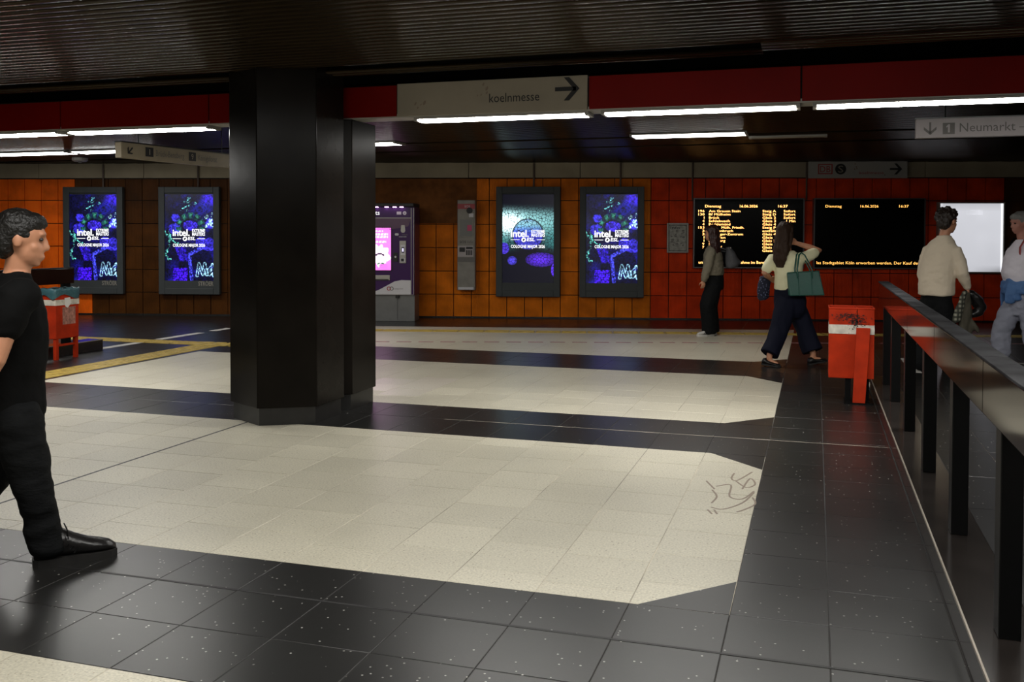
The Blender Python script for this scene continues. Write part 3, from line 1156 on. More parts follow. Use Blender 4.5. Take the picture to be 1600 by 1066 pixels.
def display(label, u0, u1, logo, art, rod_u):
    z0, z1 = .40, 2.385
    p = wall_pt((u0 + u1) / 2, .12)
    t = thing('advertising_display', label, 'display', p, WA, 'advertising displays along the far wall')
    h = (u1 - u0) / 2
    MB().frame(-h, h, z0, z1, .115, 0, .10).build('housing', M['adframe'], t, bevel=.008)
    MB().box(-h + .1, h - .1, .03, .10, z0 + .1, z1 - .1).box(-h + .1, h - .1, .008, .03, z0 + .1, z0 + .255).build('back_panel', M['adframe'], t)
    sw, sh_ = 2 * h - .235, 1.592
    sx, sz = -sw / 2, 2.247 - sh_
    picture('screen', sw, sh_, 110, 190, art, M['screenA'], t, (sx, .022, sz))
    yy = .018
    W = M['inkwhite']
    # lettering measured on the photograph, as fractions of the screen
    def tx(b, fx, fz, fw, fh, **k):
        return txt(b, sx + fx * sw, sz + (1 - fz - fh) * sh_, fw * sw, fh * sh_, W, t, yy, bold=.022, **k)
    tx('intel.', .16, .405, .355, .075, spacing=.95)
    tx('EXTREME', .565, .402, .265, .036)
    tx('MASTERS', .565, .443, .265, .036)
    for a, b in ((.16, .335), (.67, .83)):
        MB().box(sx + a * sw, sx + b * sw, yy - .002, yy, sz + .484 * sh_, sz + .490 * sh_).build('rule', W, t)
    bd_ = MB()
    cx_, cz, r = sx + .415 * sw, sz + .486 * sh_, .034 * sh_ * .78
    bd_.plate([(cx_ + r * math.cos(2 * PI * k / 20), cz + r * math.sin(2 * PI * k / 20)) for k in range(20)], yy - .002, yy)
    bd_.build('round_emblem', W, t)
    MB().plate([(cx_ - r * .15, cz - r * .6), (cx_ + r * .5, cz + r * .1), (cx_ + r * .15, cz + r * .6), (cx_ - r * .5, cz - r * .05)], yy - .0035, yy - .0021).build('emblem_mark', M['navy'], t)
    tx('ESL', .475, .492, .155, .036, slant=.01)
    tx('COLOGNE MAJOR 2026', .165, .572, .665, .034)
    if logo:
        txt('STRÖER', h - .40, z0 + .165, .285, .075, M['deadlamp'], t, .006, bold=.02)
    MB().tube([(rod_u - (u0 + u1) / 2, .07, z1), (rod_u - (u0 + u1) / 2, .07, 2.80)], .017, n=8).build('hanging_rod', M['rod'], t)
    return t


display('grey advertising display beside the left litter bin, leftmost of four', -13.765, -12.625, 1, art_creatures, -13.022)
display('grey advertising display with blue picture just left of the black column', -11.945, -10.795, 1, art_creatures, -11.215)
display('grey advertising display showing pale stained-glass picture with blue globe', -5.69, -4.533, 0, art_window, -5.012)
display('grey advertising display with blue creatures picture, left of the framed notice', -4.185, -3.035, 0, art_creatures, -3.457)

# ------------------------------------------------------------------ ticket machine
TM = thing('ticket_machine', 'purple ticket machine with pink screen half hidden behind the column', 'ticket machine', wall_pt(-7.58, .85), WA)
MB().box(-.53, .53, .0, .55, .46, 2.0).build('cabinet', M['purple'], TM, bevel=.01)
MB().box(-.51, .53, .03, .5, 0, .46).build('pedestal', M['mgrey'], TM, bevel=.006)
MB().box(-.53, .53, -.10, .55, 2.0, 2.06).build('canopy', M['black'], TM, bevel=.008)
MB().plate([(-.49, 1.72), (.08, 1.60), (.42, 1.66), (.47, 1.80), (-.49, 1.80)][::1], -.004, 0).build('mauve_panel', M['purple2'], TM)
for q in ((-.5, .47, -.012, 0, 1.80, 1.81), (.47, .478, -.012, 0, .48, 1.98), (.515, .523, -.012, 0, .48, 1.98), (-.5, .52, -.012, 0, .465, .472)):
    MB().box(*q).build('trim', M['msilver'], TM)
MB().box(-.49, .465, -.006, 0, 1.815, 1.98).build('header_panel', M['purple'], TM)
for xx in (-.36, -.16, .02, .16, .28):
    tag(MB().box(xx, xx + .06, -.06, -.02, 1.985, 1.999).build('downlight', glow('downlight', (1, .62, 1), 7), TM))
txt('Tickets', -.40, 1.86, .32, .075, M['inkwhite'], TM, -.007)
MB().box(.22, .30, -.009, -.007, 1.865, 1.915).build('pictogram', M['mwhite'], TM)
ic = MB()
ic.plate([(.36 + .033 * math.cos(2 * PI * k / 16), 1.89 + .033 * math.sin(2 * PI * k / 16)) for k in range(16)], -.009, -.007)
ic.build('pictogram', M['mwhite'], TM)
txt('i', .354, 1.873, .010, .034, M['black'], TM, -.0095)


def art_ticket(U, V):
    col = np.zeros(U.shape + (3,)) + np.array([.72, .17, .62])
    col *= (.9 + .25 * rnd2(U, V, 5, 21))[..., None]

    def put(m, c):
        col[m] = c
    for a, b, x0, x1 in ((.06, .1, .35, .75), (.13, .17, .2, .9), (.2, .25, .15, .9), (.30, .36, .2, .85)):
        put((V > a) & (V < b) & (U > x0) & (U < x1) & (np.sin(U * 60 + V * 20) > -.7), (.9, .75, .9))
    put(np.hypot((U - .6) / .36, (V - .66) / .25) < 1 + .12 * np.sin(9 * np.arctan2(V - .66, U - .6)), (.85, .72, .80))
    put((np.abs(np.hypot((U - .63) / .12, (V - .66) / .05) - 1) < .28) & (V < .655), (.05, .02, .06))
    put(np.hypot((U - .4) / .12, (V - .87) / .06) < 1, (.75, .12, .6))
    put(np.hypot((U - .75) / .14, (V - .9) / .06) < 1, (.85, .15, .7))
    put((np.hypot((U - .66) / .12, (V - .85) / .03) < 1) & (rnd2(U, V, 30, 8) > .4), (.05, .12, .08))
    return col


picture('screen', .54, .74, 50, 62, art_ticket, screen_mat('ticket_screen', 1.7), TM, (-.42, -.004, .895))
MB().frame(-.432, .132, .883, 1.647, .012, -.014, 0).build('screen_bezel', M['black'], TM)
MB().box(-.42, .10, -.02, 0, .72, .81).build('change_tray', M['msilver'], TM, bevel=.004)
MB().box(-.40, .08, -.023, -.02, .725, .74).build('tray_slot', M['black'], TM)
rd = MB().box(.27, .385, -.02, 0, 1.02, 1.41)
rd.build('card_reader', M['msilver'], TM, bevel=.004)
MB().box(.29, .375, -.03, -.02, 1.16, 1.34).build('reader_face', M['mwhite'], TM, bevel=.003)
MB().box(.31, .355, -.033, -.03, 1.20, 1.30).build('reader_frame', M['black'], TM)
MB().box(.32, .345, -.035, -.033, 1.22, 1.28).build('reader_screen', glow('reader_screen', (.75, .7, 1), 1.2), TM)
MB().box(.29, .37, -.03, -.02, 1.04, 1.11).build('scanner', M['mwhite'], TM)
MB().box(.30, .35, -.033, -.03, 1.05, 1.10).build('scanner_window', M['black'], TM)
MB().box(.16, .24, -.02, 0, 1.05, 1.2).build('coin_unit', M['black'], TM)
MB().plate([(.20 + .018 * math.cos(2 * PI * k / 12), 1.13 + .018 * math.sin(2 * PI * k / 12)) for k in range(12)], -.024, -.02).build('coin_button', M['mwhite'], TM)
MB().plate([(.30, 1.68), (.29, 1.58), (.31, 1.55), (.35, 1.55), (.37, 1.58), (.36, 1.68)][::-1][::-1], -.008, 0).build('pictogram', M['msilver'], TM)
txt('Tickets', .31, 1.505, .10, .022, M['mgrey'], TM, -.003)
txt('scannen', .26, 1.47, .13, .025, M['mwhite'], TM, -.003)
MB().plate([(.195, 1.50), (.245, 1.50), (.255, 1.52), (.245, 1.54), (.195, 1.54), (.185, 1.52)], -.005, 0).build('card_pictogram', M['mwhite'], TM)
wav = [(-.28, .475), (.465, .475), (.465, .72), (.30, .725), (.18, .70), (.05, .63), (-.08, .56)]
MB().plate(wav, -.004, 0).build('white_swoosh', M['mwhite'], TM)
for k, (cx_, mm_) in enumerate(((.08, M['dbred']), (.13, M['grey_print']))):
    rg = MB()
    nn = 18
    vs = [(cx_ + r * math.cos(2 * PI * i / nn), -.006, .575 + r * math.sin(2 * PI * i / nn)) for r in (.035, .022) for i in range(nn)]
    rg.add(vs, [(i, (i + 1) % nn, (i + 1) % nn + nn, i + nn) for i in range(nn)])
    rg.build('ring_logo', mm_, TM)
txt('eezy.nrw', .18, .562, .15, .026, M['grey_print'], TM, -.005)
MB().box(.20, .26, -.02, .03, .41, .46).build('lock', M['black'], TM)
MB().box(.225, .23, .026, .03, .02, .41).build('pedestal_seam', M['black'], TM)

# ------------------------------------------------------------------ help point
HP = thing('help_point', 'grey wall-mounted help point with red head between ticket machine and displays', 'help point', wall_pt(-6.215, .25), WA)
MB().box(-.16, .16, 0, .22, .52, 2.14).build('case', M['phonegrey'], HP, bevel=.012)
MB().box(-.155, .155, -.008, 0, 1.98, 2.07).build('red_band', M['helpred'], HP)
txt('SOS', -.03, 2.005, .10, .04, M['mwhite'], HP, -.009)
MB().plate([(.06 + .055 * math.cos(2 * PI * k / 16), 1.95 + .055 * math.sin(2 * PI * k / 16)) for k in range(16)], -.02, 0).build('speaker_disc', M['black'], HP)
MB().box(.05, .13, -.01, 0, 1.83, 1.90).build('label', M['mwhite'], HP)
MB().box(-.11, .11, -.008, 0, 1.49, 1.79).build('info_window', mat('frosted_pane', (.22, .22, .21), .2), HP)
MB().box(.02, .10, -.011, -.008, 1.585, 1.69).build('pink_label', M['pinklabel'], HP)
MB().frame(-.125, .125, 1.475, 1.805, .015, -.014, 0).build('window_frame', M['phonegrey'], HP)
txt('SOS', -.12, 1.365, .12, .045, M['black'], HP, -.002)
txt('Info', .02, 1.365, .10, .045, M['grey_print'], HP, -.002)
MB().box(-.15, .13, -.012, 0, 1.12, 1.32).build('white_panel', M['signwhite'], HP)
MB().box(-.12, -.02, -.02, -.012, 1.21, 1.29).build('handset_recess', M['black'], HP)
for k in range(4):
    MB().box(.0 + .03 * k, .02 + .03 * k, -.016, -.012, 1.15, 1.24).build('button', M['black'], HP)
MB().box(.0, .12, -.016, -.012, 1.26, 1.30).build('display', M['black'], HP)
MB().box(-.155, .155, -.006, 0, 1.03, 1.11).build('speaker_grille', M['grey_print'], HP)
MB().box(-.14, .14, -.02, 0, .53, .575).build('foot_rail', M['mwhite'], HP, bevel=.006)
MB().box(-.13, .13, -.004, 0, .62, .98).build('lower_door', M['phonegrey'], HP, bevel=.003)

# ------------------------------------------------------------------ framed notice
NT = thing('framed_notice', 'small steel framed notice on red tiles left of the departure boards', 'notice', wall_pt(-2.435, .06), WA)
MB().frame(-.19, .19, 1.205, 1.735, .022, -.02, .03).build('frame', M['steel'], NT, bevel=.004)
MB().box(-.168, .168, 0, .02, 1.227, 1.713).build('sheet', M['notice'], NT)
MB().frame(-.155, .155, 1.24, 1.70, .008, -.003, 0).build('border', M['black'], NT)
txt('Info', -.13, 1.63, .17, .05, M['black'], NT, -.001)
sk = MB()
rs = random.Random(4)
for k in range(22):
    a, b = rs.uniform(-.13, .10), rs.uniform(1.30, 1.60)
    sk.box(a, a + rs.uniform(.015, .05), -.002, 0, b, b + rs.uniform(.008, .03))
tag(sk.build('small_print', M['grey_print'], NT), kind='stuff')

# ------------------------------------------------------------------ departure boards


def board(u0, u1, label, rows_, foot, led):
    p = wall_pt((u0 + u1) / 2, .12)
    t = thing('departure_board', label, 'departure board', p, WA, 'departure boards on the far wall')
    h = (u1 - u0) / 2
    MB().box(-h + .02, h - .02, .012, .12, .95, 2.165).build('panel', M['board'], t)
    MB().frame(-h, h, .935, 2.18, .02, 0, .12).build('frame', M['boardframe'], t)
    W_ = 2 * h
    for (b, fx, fw) in rows_[0]:
        txt(b, -h + fx * W_, 2.015, fw * W_, .045, led, t, .012, name='led_text')
    z = 1.93
    for r in rows_[1:]:
        for (b, fx, fw) in r:
            txt(b, -h + fx * W_, z, fw * W_, .041, led, t, .012, name='led_text')
        z -= .0585
    for (b, fx, fw) in foot:
        txt(b, -h + fx * W_, 1.015, fw * W_, .05, led, t, .012, name='led_text')
    return t


hd = [('Dienstag', .105, .145), ('16.06.2026', .42, .16), ('16:37', .765, .085)]
rws = [hd]
for nr, dest, dw, gl, tm in (('196', 'Am Grauen Stein', .285, 'Steig A', 'Sofort'), ('130', 'Bf Mülheim', .195, 'Steig D', 'Sofort'), ('1', 'Brück', .095, 'Gleis 2', 'Sofort'),
                             ('4', 'Schlebusch', .19, 'Gleis 3', '1 Min'), ('4', 'Bocklemünd', .195, 'Gleis 4', None), ('153', '      Mülh. Friedh.', .0, 'Steig P', None),
                             ('3', 'Thielenbruch', .22, 'entfällt', None), ('3', 'Görlinger-Zentrum', .31, 'Gleis 4', None), ('1', 'Weiden', .15, 'Gleis 1', None),
                             ('1', 'Bensberg', .15, 'Gleis 2', None), ('9', 'Sülz', .1, 'Gleis 1', None), ('7', 'Zündorf', .12, 'Gleis 2', None), ('', '', 0, 'Gleis 1', None)):
    r = []
    nw = {3: .055, 1: .018, 0: 0}[len(nr)] if nr != '1' else .005
    if nr:
        r.append((nr, .10 - nw, nw))
    if 'Friedh' in dest:
        r.append(('Mülh. Friedh.', .255, .205))
    elif dest:
        r.append((dest, .14, dw))
    r.append((gl, .625, .12 if gl[0] != 'e' else .125))
    if tm:
        r.append((tm, .815 if tm != '1 Min' else .84, .105 if tm != '1 Min' else .08))
    rws.append(r)
board(-2.165, -.226, 'departure board full of amber lines behind the two women', rws, [('und Gleis', .05, .16), ('nahme im Bereich', .415, .27)], M['led'])
board(-.063, 1.858, 'departure board blank but for date and bottom ticker', [hd], [('las Stadtgebiet Köln erworben werden. Der Kauf der', .03, .925)], M['led2'])
for uu, nm in ((-2.18, 'thin brown rod hanging beside first departure board'), (-.18, 'thin brown rod hanging between both departure boards')):
    o = MB().tube([(0, 0, 2.16), (0, 0, 2.80)], .014, n=8).build('hanging_rod', M['rod'], None, wall_pt(uu, .05))
    tag(o, nm, 'rod')

# ------------------------------------------------------------------ lit showcase
LB = thing('light_box', 'blank white backlit showcase behind the man in the beige sweatshirt', 'light box', wall_pt(2.643, .12), WA)
MB().frame(-.56, .56, .87, 2.11, .022, -.012, .12).build('frame', M['steel'], LB, bevel=.003)
MB().box(-.54, .54, .05, .12, .89, 2.09).build('back_panel', M['mgrey'], LB)


def art_box(U, V):
    g = .60 + .10 * (1 - V) - .35 * np.clip((V - .9) / .1, 0, 1) * np.abs(U - .5) * 2 - .16 * np.clip((.12 - V) / .12, 0, 1) * (np.abs(U - .5) < .45)
    g = g + .9 * np.exp(-((U - .985) / .012) ** 2) + .04 * (rnd2(U, V, 6, 2) - .5)
    g = g + .12 * ((np.abs(U - .55) < .14) & (np.abs(V - .13) < .035)) * (rnd2(U, V, 24, 5))
    return np.stack([g * .96, g * .97, g * 1.04], -1)


picture('screen', 1.076, 1.196, 60, 66, art_box, screen_mat('light_box_pane', .98, .3), LB, (-.538, .02, .892))

# ------------------------------------------------------------------ signs


def arrow(mb, cx_, cz, s, ang, y0, y1, wd=.16):
    """arrow pointing along ang, total length s"""
    ca, sa = math.cos(ang), math.sin(ang)

    def rot(p):
        return (cx_ + s * (p[0] * ca - p[1] * sa), cz + s * (p[0] * sa + p[1] * ca))
    mb.plate([rot(p) for p in ((-.5, -wd / 2), (.36, -wd / 2), (.36, wd / 2), (-.5, wd / 2))], y0, y1)
    mb.plate([rot(p) for p in ((.5, 0), (.08, .46), (-.14, .46), (.26, 0))], y0, y1)
    mb.plate([rot(p) for p in ((.5, 0), (.26, 0), (-.14, -.46), (.08, -.46))], y0, y1)
    return mb


KS = thing('direction_sign', 'cream koelnmesse sign with black arrow set in the red fascia', 'sign', (-2.549, 7.45, 2.512), 0, 'direction signs')
MB().box(-.818, .818, 0, .03, 0, .272).build('face', M['cream'], KS, bevel=.003)
arrow(MB(), .655, .168, .20, 0, -.003, 0).build('arrow', M['black'], KS)
txt('koelnmesse', .0, .085, .425, .072, M['black'], KS, -.001)
dots = MB()
for cx_, cz, r in ((-.05, .235, .010), (-.02, .20, .013), (-.02, .165, .009), (-.07, .15, .006), (-.65, .10, .011), (-.57, .105, .014), (-.63, .065, .008), (-.6, .09, .006), (-.1, .145, .005)):
    dots.plate([(cx_ + r * math.cos(2 * PI * k / 10), cz + r * 1.4 * math.sin(2 * PI * k / 10 + .5)) for k in range(10)], -.002, 0)
tag(dots.build('dirt_spots', M['ink'], KS), kind='stuff')

RS = thing('direction_sign', 'hanging white line sign reading Neumarkt with downward arrow at upper right', 'sign', (.862, 9.5, 2.41), 0, 'direction signs')
MB().box(0, 2.3, 0, .08, 0, .172).build('face', M['signwhite'], RS, bevel=.004)
MB().box(-.005, 2.305, -.006, .086, .172, .182).build('top_edge', M['mgrey'], RS)
arrow(MB(), .12, .083, .115, -PI / 2, -.003, 0, wd=.14).build('arrow', M['grey_print'], RS)
MB().box(.225, .325, -.003, 0, .03, .132).build('number_square', M['grey_print'], RS)
MB().plate([(.268, .045), (.284, .045), (.284, .118), (.272, .118), (.254, .100), (.254, .088), (.268, .096)], -.005, -.003).build('numeral', M['signwhite'], RS)
txt('Neumarkt – Weiden', .365, .048, .92, .078, M['grey_print'], RS, -.001)
for xx in (.25, 2.0):
    MB().tube([(xx, .04, .18), (xx, .04, .41)], .007, n=8).build('hanging_rod', M['post'], RS)

LS = thing('direction_sign', 'dim yellowed line sign hanging lengthwise at left, arrow and two numbers', 'sign', (-7.31, 8.84, 2.36), PI / 2 - .10, 'direction signs')
mb = MB().box(0, 2.0, 0, .09, 0, .172)
mb.build('face', mat('yellowed_face', (.30, .25, .17), .5, var=.1), LS, bevel=.004)
MB().box(-.005, 2.005, -.006, .096, .172, .184).build('top_edge', M['black'], LS)
arrow(MB(), .13, .085, .10, -PI * .75, -.003, 0).build('arrow', M['black'], LS)
for a, nn_ in ((.36, '1'), (1.06, '9')):
    MB().box(a, a + .12, -.003, 0, .04, .145).build('number_square', M['black'], LS)
    txt(nn_, a + (.055 if nn_ == '1' else .04), .06, .035 if nn_ != '1' else .012, .065, M['cream'], LS, -.0035)
txt('Brück-Bensberg', .52, .055, .46, .07, M['grey_print'], LS, -.001)
txt('Königsforst', 1.22, .055, .34, .07, M['grey_print'], LS, -.001)
for xx in (.3, 1.7):
    MB().tube([(xx, .045, .18), (xx, .045, .46)], .007, n=8).build('hanging_rod', M['post'], LS)

DB = thing('direction_sign', 'dim wall sign with DB and S emblems above the second departure board', 'sign', wall_pt(.69, .12), WA, 'direction signs')
MB().box(-.85, .85, 0, .08, 2.53, 2.845).build('face', mat('dull_sign_face', (.40, .385, .36), .35), DB, bevel=.003)
MB().frame(-.69, -.44, 2.60, 2.78, .018, -.003, 0).build('emblem_frame', M['dbred'], DB)
txt('DB', -.655, 2.635, .18, .11, M['dbred'], DB, -.001)
MB().plate([(-.30 + .095 * math.cos(2 * PI * k / 24), 2.69 + .095 * math.sin(2 * PI * k / 24)) for k in range(24)], -.003, 0).build('round_emblem', M['black'], DB)
txt('S', -.345, 2.63, .09, .12, M['cream'], DB, -.0035)
txt('koelnmesse', .02, 2.60, .42, .05, M['dbred'], DB, -.001)
arrow(MB(), .65, 2.69, .21, 0, -.003, 0).build('arrow', M['black'], DB)
dots = MB()
for cx_, cz in ((-.05, 2.78), (-.03, 2.73), (-.02, 2.70), (-.06, 2.69), (.46, 2.585)):
    dots.plate([(cx_ + .012 * math.cos(2 * PI * k / 8), cz + .014 * math.sin(2 * PI * k / 8)) for k in range(8)], -.002, 0)
tag(dots.build('dirt_spots', M['ink'], DB), kind='stuff')

SD = thing('ceiling_speaker', 'small round speaker on the far ceiling at upper left', 'speaker', (-12.1, 13.6, ZC))
MB().rings([(Vector((0, 0, -.03)), Vector((.10, 0, 0)), Vector((0, .10, 0))), (Vector((0, 0, -.06)), Vector((.12, 0, 0)), Vector((0, .12, 0))), (Vector((0, 0, .0)), Vector((.13, 0, 0)), Vector((0, .13, 0)))][::-1][:1] +
           [(Vector((0, 0, -.04)), Vector((.13, 0, 0)), Vector((0, .13, 0))), (Vector((0, 0, -.06)), Vector((.10, 0, 0)), Vector((0, .10, 0)))], 20).build('body', M['housing'], SD, smooth=False)
MB().ball((0, 0, -.065), (.035, 0, 0), (0, .035, 0), (0, 0, .025), 12, 6).build('dome', M['mgrey'], SD, smooth=True)
# ------------------------------------------------------------------ people
UPV = Vector((0, 0, 1))


def solid(mb, name, m, parent, voxel=.012, smooth=4, wr=0., wscale=9., wz=1.6, seed=0):
    """grow overlapping closed lofts into one continuous surface"""
    me = mb.mesh(name, m)
    o = bpy.data.objects.new(name, me)
    C.objects.link(o)
    r = o.modifiers.new('r', 'REMESH')
    r.mode = 'VOXEL'
    r.voxel_size = voxel
    if smooth:
        s = o.modifiers.new('s', 'SMOOTH')
        s.factor = .5
        s.iterations = smooth
    dg = bpy.context.evaluated_depsgraph_get()
    me2 = bpy.data.meshes.new_from_object(o.evaluated_get(dg))
    o.modifiers.clear()
    o.data = me2
    bpy.data.meshes.remove(me)
    me2.name = name
    if wr:
        n = len(me2.vertices)
        off = Vector((seed * 3.1, seed * 1.7, 0))
        nr = [v.normal.copy() for v in me2.vertices]
        for v, q in zip(me2.vertices, nr):
            c = v.co
            a = noise.noise(Vector((c.x * wscale, c.y * wscale, c.z * wscale * wz)) + off)
            b = noise.noise(Vector((c.x * wscale * 2.3, c.y * wscale * 2.3, c.z * wscale * 2.3 * wz)) - off)
            v.co = c + q * wr * (a + .5 * b)
    me2.polygons.foreach_set('use_smooth', [True] * len(me2.polygons))
    me2.update()
    o.parent = parent
    return o


class Fig:
    def __init__(s, label, ox, oy, px0, py0, scale, face, name='person'):
        s.t = thing(name, label, 'person', (ox, oy, 0), YAW)
        s.px0, s.py0, s.s = px0, py0, scale
        f = Vector((face[0], face[1], 0)).normalized()
        s.f = f
        s.l = UPV.cross(f)               # the figure's own left
        s.skin = MB()

    def p(s, x, y, d=0.):
        return Vector(((x - s.px0) / s.s, d, (s.py0 - y) / s.s))

    def torso(s, mb, lst, face=None, n=18):
        """lst: (centre, half width, half depth)"""
        f = face or s.f
        l = UPV.cross(f)
        rr = []
        for c, hw, hd in lst:
            rr.append((c, l * hw, -f * hd))
        mb.rings(rr, n)

    def head(s, c, face, tilt=0., sc_=1.0, hair=None, hairstyle='short', hseed=1, eyes=True):
        f = Vector((face[0], face[1], 0)).normalized()
        l = UPV.cross(f)
        u = (UPV * math.cos(tilt) + f * math.sin(tilt))
        f = (f * math.cos(tilt) - UPV * math.sin(tilt))
        k = sc_
        mb = s.skin
        mb.ball(c + u * .025 * k - f * .012 * k, l * .076 * k, f * .097 * k, u * .098 * k, 20, 12)       # skull
        mb.ball(c - u * .045 * k + f * .022 * k, l * .060 * k, f * .068 * k, u * .075 * k, 18, 10)       # face and jaw
        mb.ball(c - u * .098 * k + f * .058 * k, l * .026 * k, f * .022 * k, u * .018 * k, 10, 6)        # chin
        mb.tube([c + u * .018 * k + f * .082 * k, c - u * .012 * k + f * .094 * k, c - u * .030 * k + f * .099 * k], [.009 * k, .011 * k, .013 * k], 8)
        mb.ball(c - u * .068 * k + f * .084 * k, l * .026 * k, f * .011 * k, u * .007 * k, 10, 6)        # lips
        mb.ball(c - u * .078 * k + f * .082 * k, l * .022 * k, f * .011 * k, u * .008 * k, 10, 6)
        mb.ball(c + u * .030 * k + f * .078 * k, l * .052 * k, f * .014 * k, u * .010 * k, 12, 6)        # brow
        for q in (-1, 1):
            mb.ball(c - u * .008 * k + l * q * .079 * k - f * .012 * k, l * .010 * k, f * .020 * k, u * .032 * k, 10, 6)
            mb.ball(c - u * .03 * k + l * q * .036 * k + f * .046 * k, l * .026 * k, f * .026 * k, u * .026 * k, 12, 8)
        if eyes:
            for q in (-1, 1):
                MB().ball(c + u * .006 * k + l * q * .031 * k + f * .074 * k, l * .013 * k, f * .010 * k, u * .009 * k, 10, 6).build('eye', M['eye'], s.t, smooth=True)
        if hair:
            hb = MB()
            hb.ball(c + u * .044 * k - f * .026 * k, l * .090 * k, f * .098 * k, u * .090 * k, 20, 12)
            hb.ball(c + u * .075 * k + f * .030 * k, l * .070 * k, f * .060 * k, u * .045 * k, 16, 8)
            hb.ball(c - u * .010 * k - f * .060 * k, l * .082 * k, f * .058 * k, u * .085 * k, 16, 10)
            wr, vx = .006, .010
            if hairstyle == 'curly':
                rs_ = random.Random(hseed)
                for q in range(46):
                    t, z_ = rs_.uniform(0, 2 * PI), rs_.uniform(-.35, 1)
                    rr_ = math.sqrt(max(0, 1 - z_ * z_))
                    dv = l * math.cos(t) * rr_ * .095 + f * math.sin(t) * rr_ * .10 + u * z_ * .10
                    if dv.dot(f) > .03 and z_ < .45:
                        continue
                    cc = c + u * .04 * k - f * .022 * k + dv * k
                    r_ = rs_.uniform(.018, .030)
                    hb.ball(cc, l * r_, f * r_, u * r_, 8, 6)
            if hairstyle == 'long':
                a = c + u * .05 * k - f * .06 * k
                hb.torso_pts = None
                lst = [(a, .085, .06), (c - u * .06 * k - f * .075 * k, .095, .05), (c - u * .20 * k - f * .085 * k, .105, .045), (c - u * .33 * k - f * .085 * k, .095, .035), (c - u * .42 * k - f * .075 * k, .05, .018)]
                hb.rings([(p_, l * hw * k, -f * hd * k) for p_, hw, hd in lst], 16)
                for q in (-1, 1):
                    hb.tube([c + u * .06 * k + l * q * .07 * k, c - u * .05 * k + l * q * .085 * k - f * .01 * k, c - u * .16 * k + l * q * .09 * k - f * .035 * k, c - u * .27 * k + l * q * .08 * k - f * .05 * k], [.022 * k, .026 * k, .026 * k, .012 * k], 8)
                wr = .008
            solid(hb, 'hair', hair, s.t, vx, 2, wr, 34, .5 if hairstyle == 'long' else 1.2, hseed)
        return f, l, u

    def hand(s, wrist, direc, palm_n, thumb_side, curl=.5, size=1.0):
        """direc: wrist to knuckles; palm_n: where the palm looks; thumb_side: unit vector across"""
        d = direc.normalized()
        t = (thumb_side - d * thumb_side.dot(d)).normalized()
        n = d.cross(t)
        if n.dot(palm_n) < 0:
            n = -n
        k = size
        mb = s.skin
        mb.rings([(wrist - d * .01, t * .026 * k, n * .019 * k), (wrist + d * .03 * k, t * .034 * k, n * .017 * k), (wrist + d * .07 * k, t * .041 * k, n * .015 * k), (wrist + d * .092 * k, t * .038 * k, n * .012 * k)], 12)
        for i, (off, ln) in enumerate(((.029, .070), (.010, .078), (-.010, .072), (-.028, .056))):
            b = wrist + d * .085 * k + t * off * k
            pts = [b - d * .02 * k, b]
            ang = curl * .55
            dd_ = d.copy()
            for q, fr in enumerate((.45, .30, .25)):
                dd_ = (d * math.cos(ang) + n * math.sin(ang))
                pts.append(pts[-1] + dd_ * ln * k * fr)
                ang += curl * .75
            mb.tube(pts, [.0092 * k, .0092 * k, .0088 * k, .0082 * k, .0072 * k], 8)
        b = wrist + d * .025 * k + t * .026 * k
        q1 = b + (t * .7 + d * .6 + n * .25).normalized() * .036 * k
        q2 = q1 + (d * .85 + t * .25 + n * .35 * (0.4 + curl)).normalized() * .030 * k
        q3 = q2 + (d * .85 - t * .1 + n * .5 * (0.4 + curl)).normalized() * .024 * k
        mb.tube([b - t * .012 * k, b, q1, q2, q3], [.013 * k, .0125 * k, .0105 * k, .0098 * k, .008 * k], 8)

    def done(s, m=None, voxel=.0075):
        return solid(s.skin, 'body', m or M['skin'], s.t, voxel, 3)


def shoe(parent, heel, toe, height, wd, m, sole, name='shoe', lift=.0, sole_h=.022, low=False):
    """a shoe from heel to toe (points at sole level)"""
    d = (toe - heel)
    L = d.length
    d = d.normalized()
    sd = UPV.cross(d).normalized()
    up = d.cross(sd)
    if up.z < 0:
        up = -up
    t = bpy.data.objects.new(name, None)
    mb = MB()
    prof = [(.0, .55, .62), (.06, .85, .9), (.2, .95, 1.0), (.34, .9, .98 if not low else .62), (.5, .88, .74 if not low else .5), (.66, 1.0, .55 if not low else .42), (.8, 1.0, .46 if not low else .36), (.92, .8, .36), (1.0, .35, .2)]
    rr = []
    for a, w_, h_ in prof:
        hh = height * h_
        rr.append((heel + d * L * a + up * (sole_h + hh * .5), sd * wd * w_, up * hh * .5))
    mb.rings(rr, 16)
    o = mb.build(name, m, parent, smooth=True)
    sb = MB()
    n = len(prof)
    lo = [heel + d * L * (a * 1.03 - .015) + sd * wd * w_ * 1.08 for a, w_, h_ in prof] + [heel + d * L * (a * 1.03 - .015) - sd * wd * w_ * 1.08 for a, w_, h_ in prof[::-1]]
    k = len(lo)
    sb.add(lo + [p + up * (sole_h + .006) for p in lo], [tuple(range(k - 1, -1, -1)), tuple(range(k, 2 * k))] + [(i, (i + 1) % k, (i + 1) % k + k, i + k) for i in range(k)])
    sb.build('sole', sole, o)
    return o


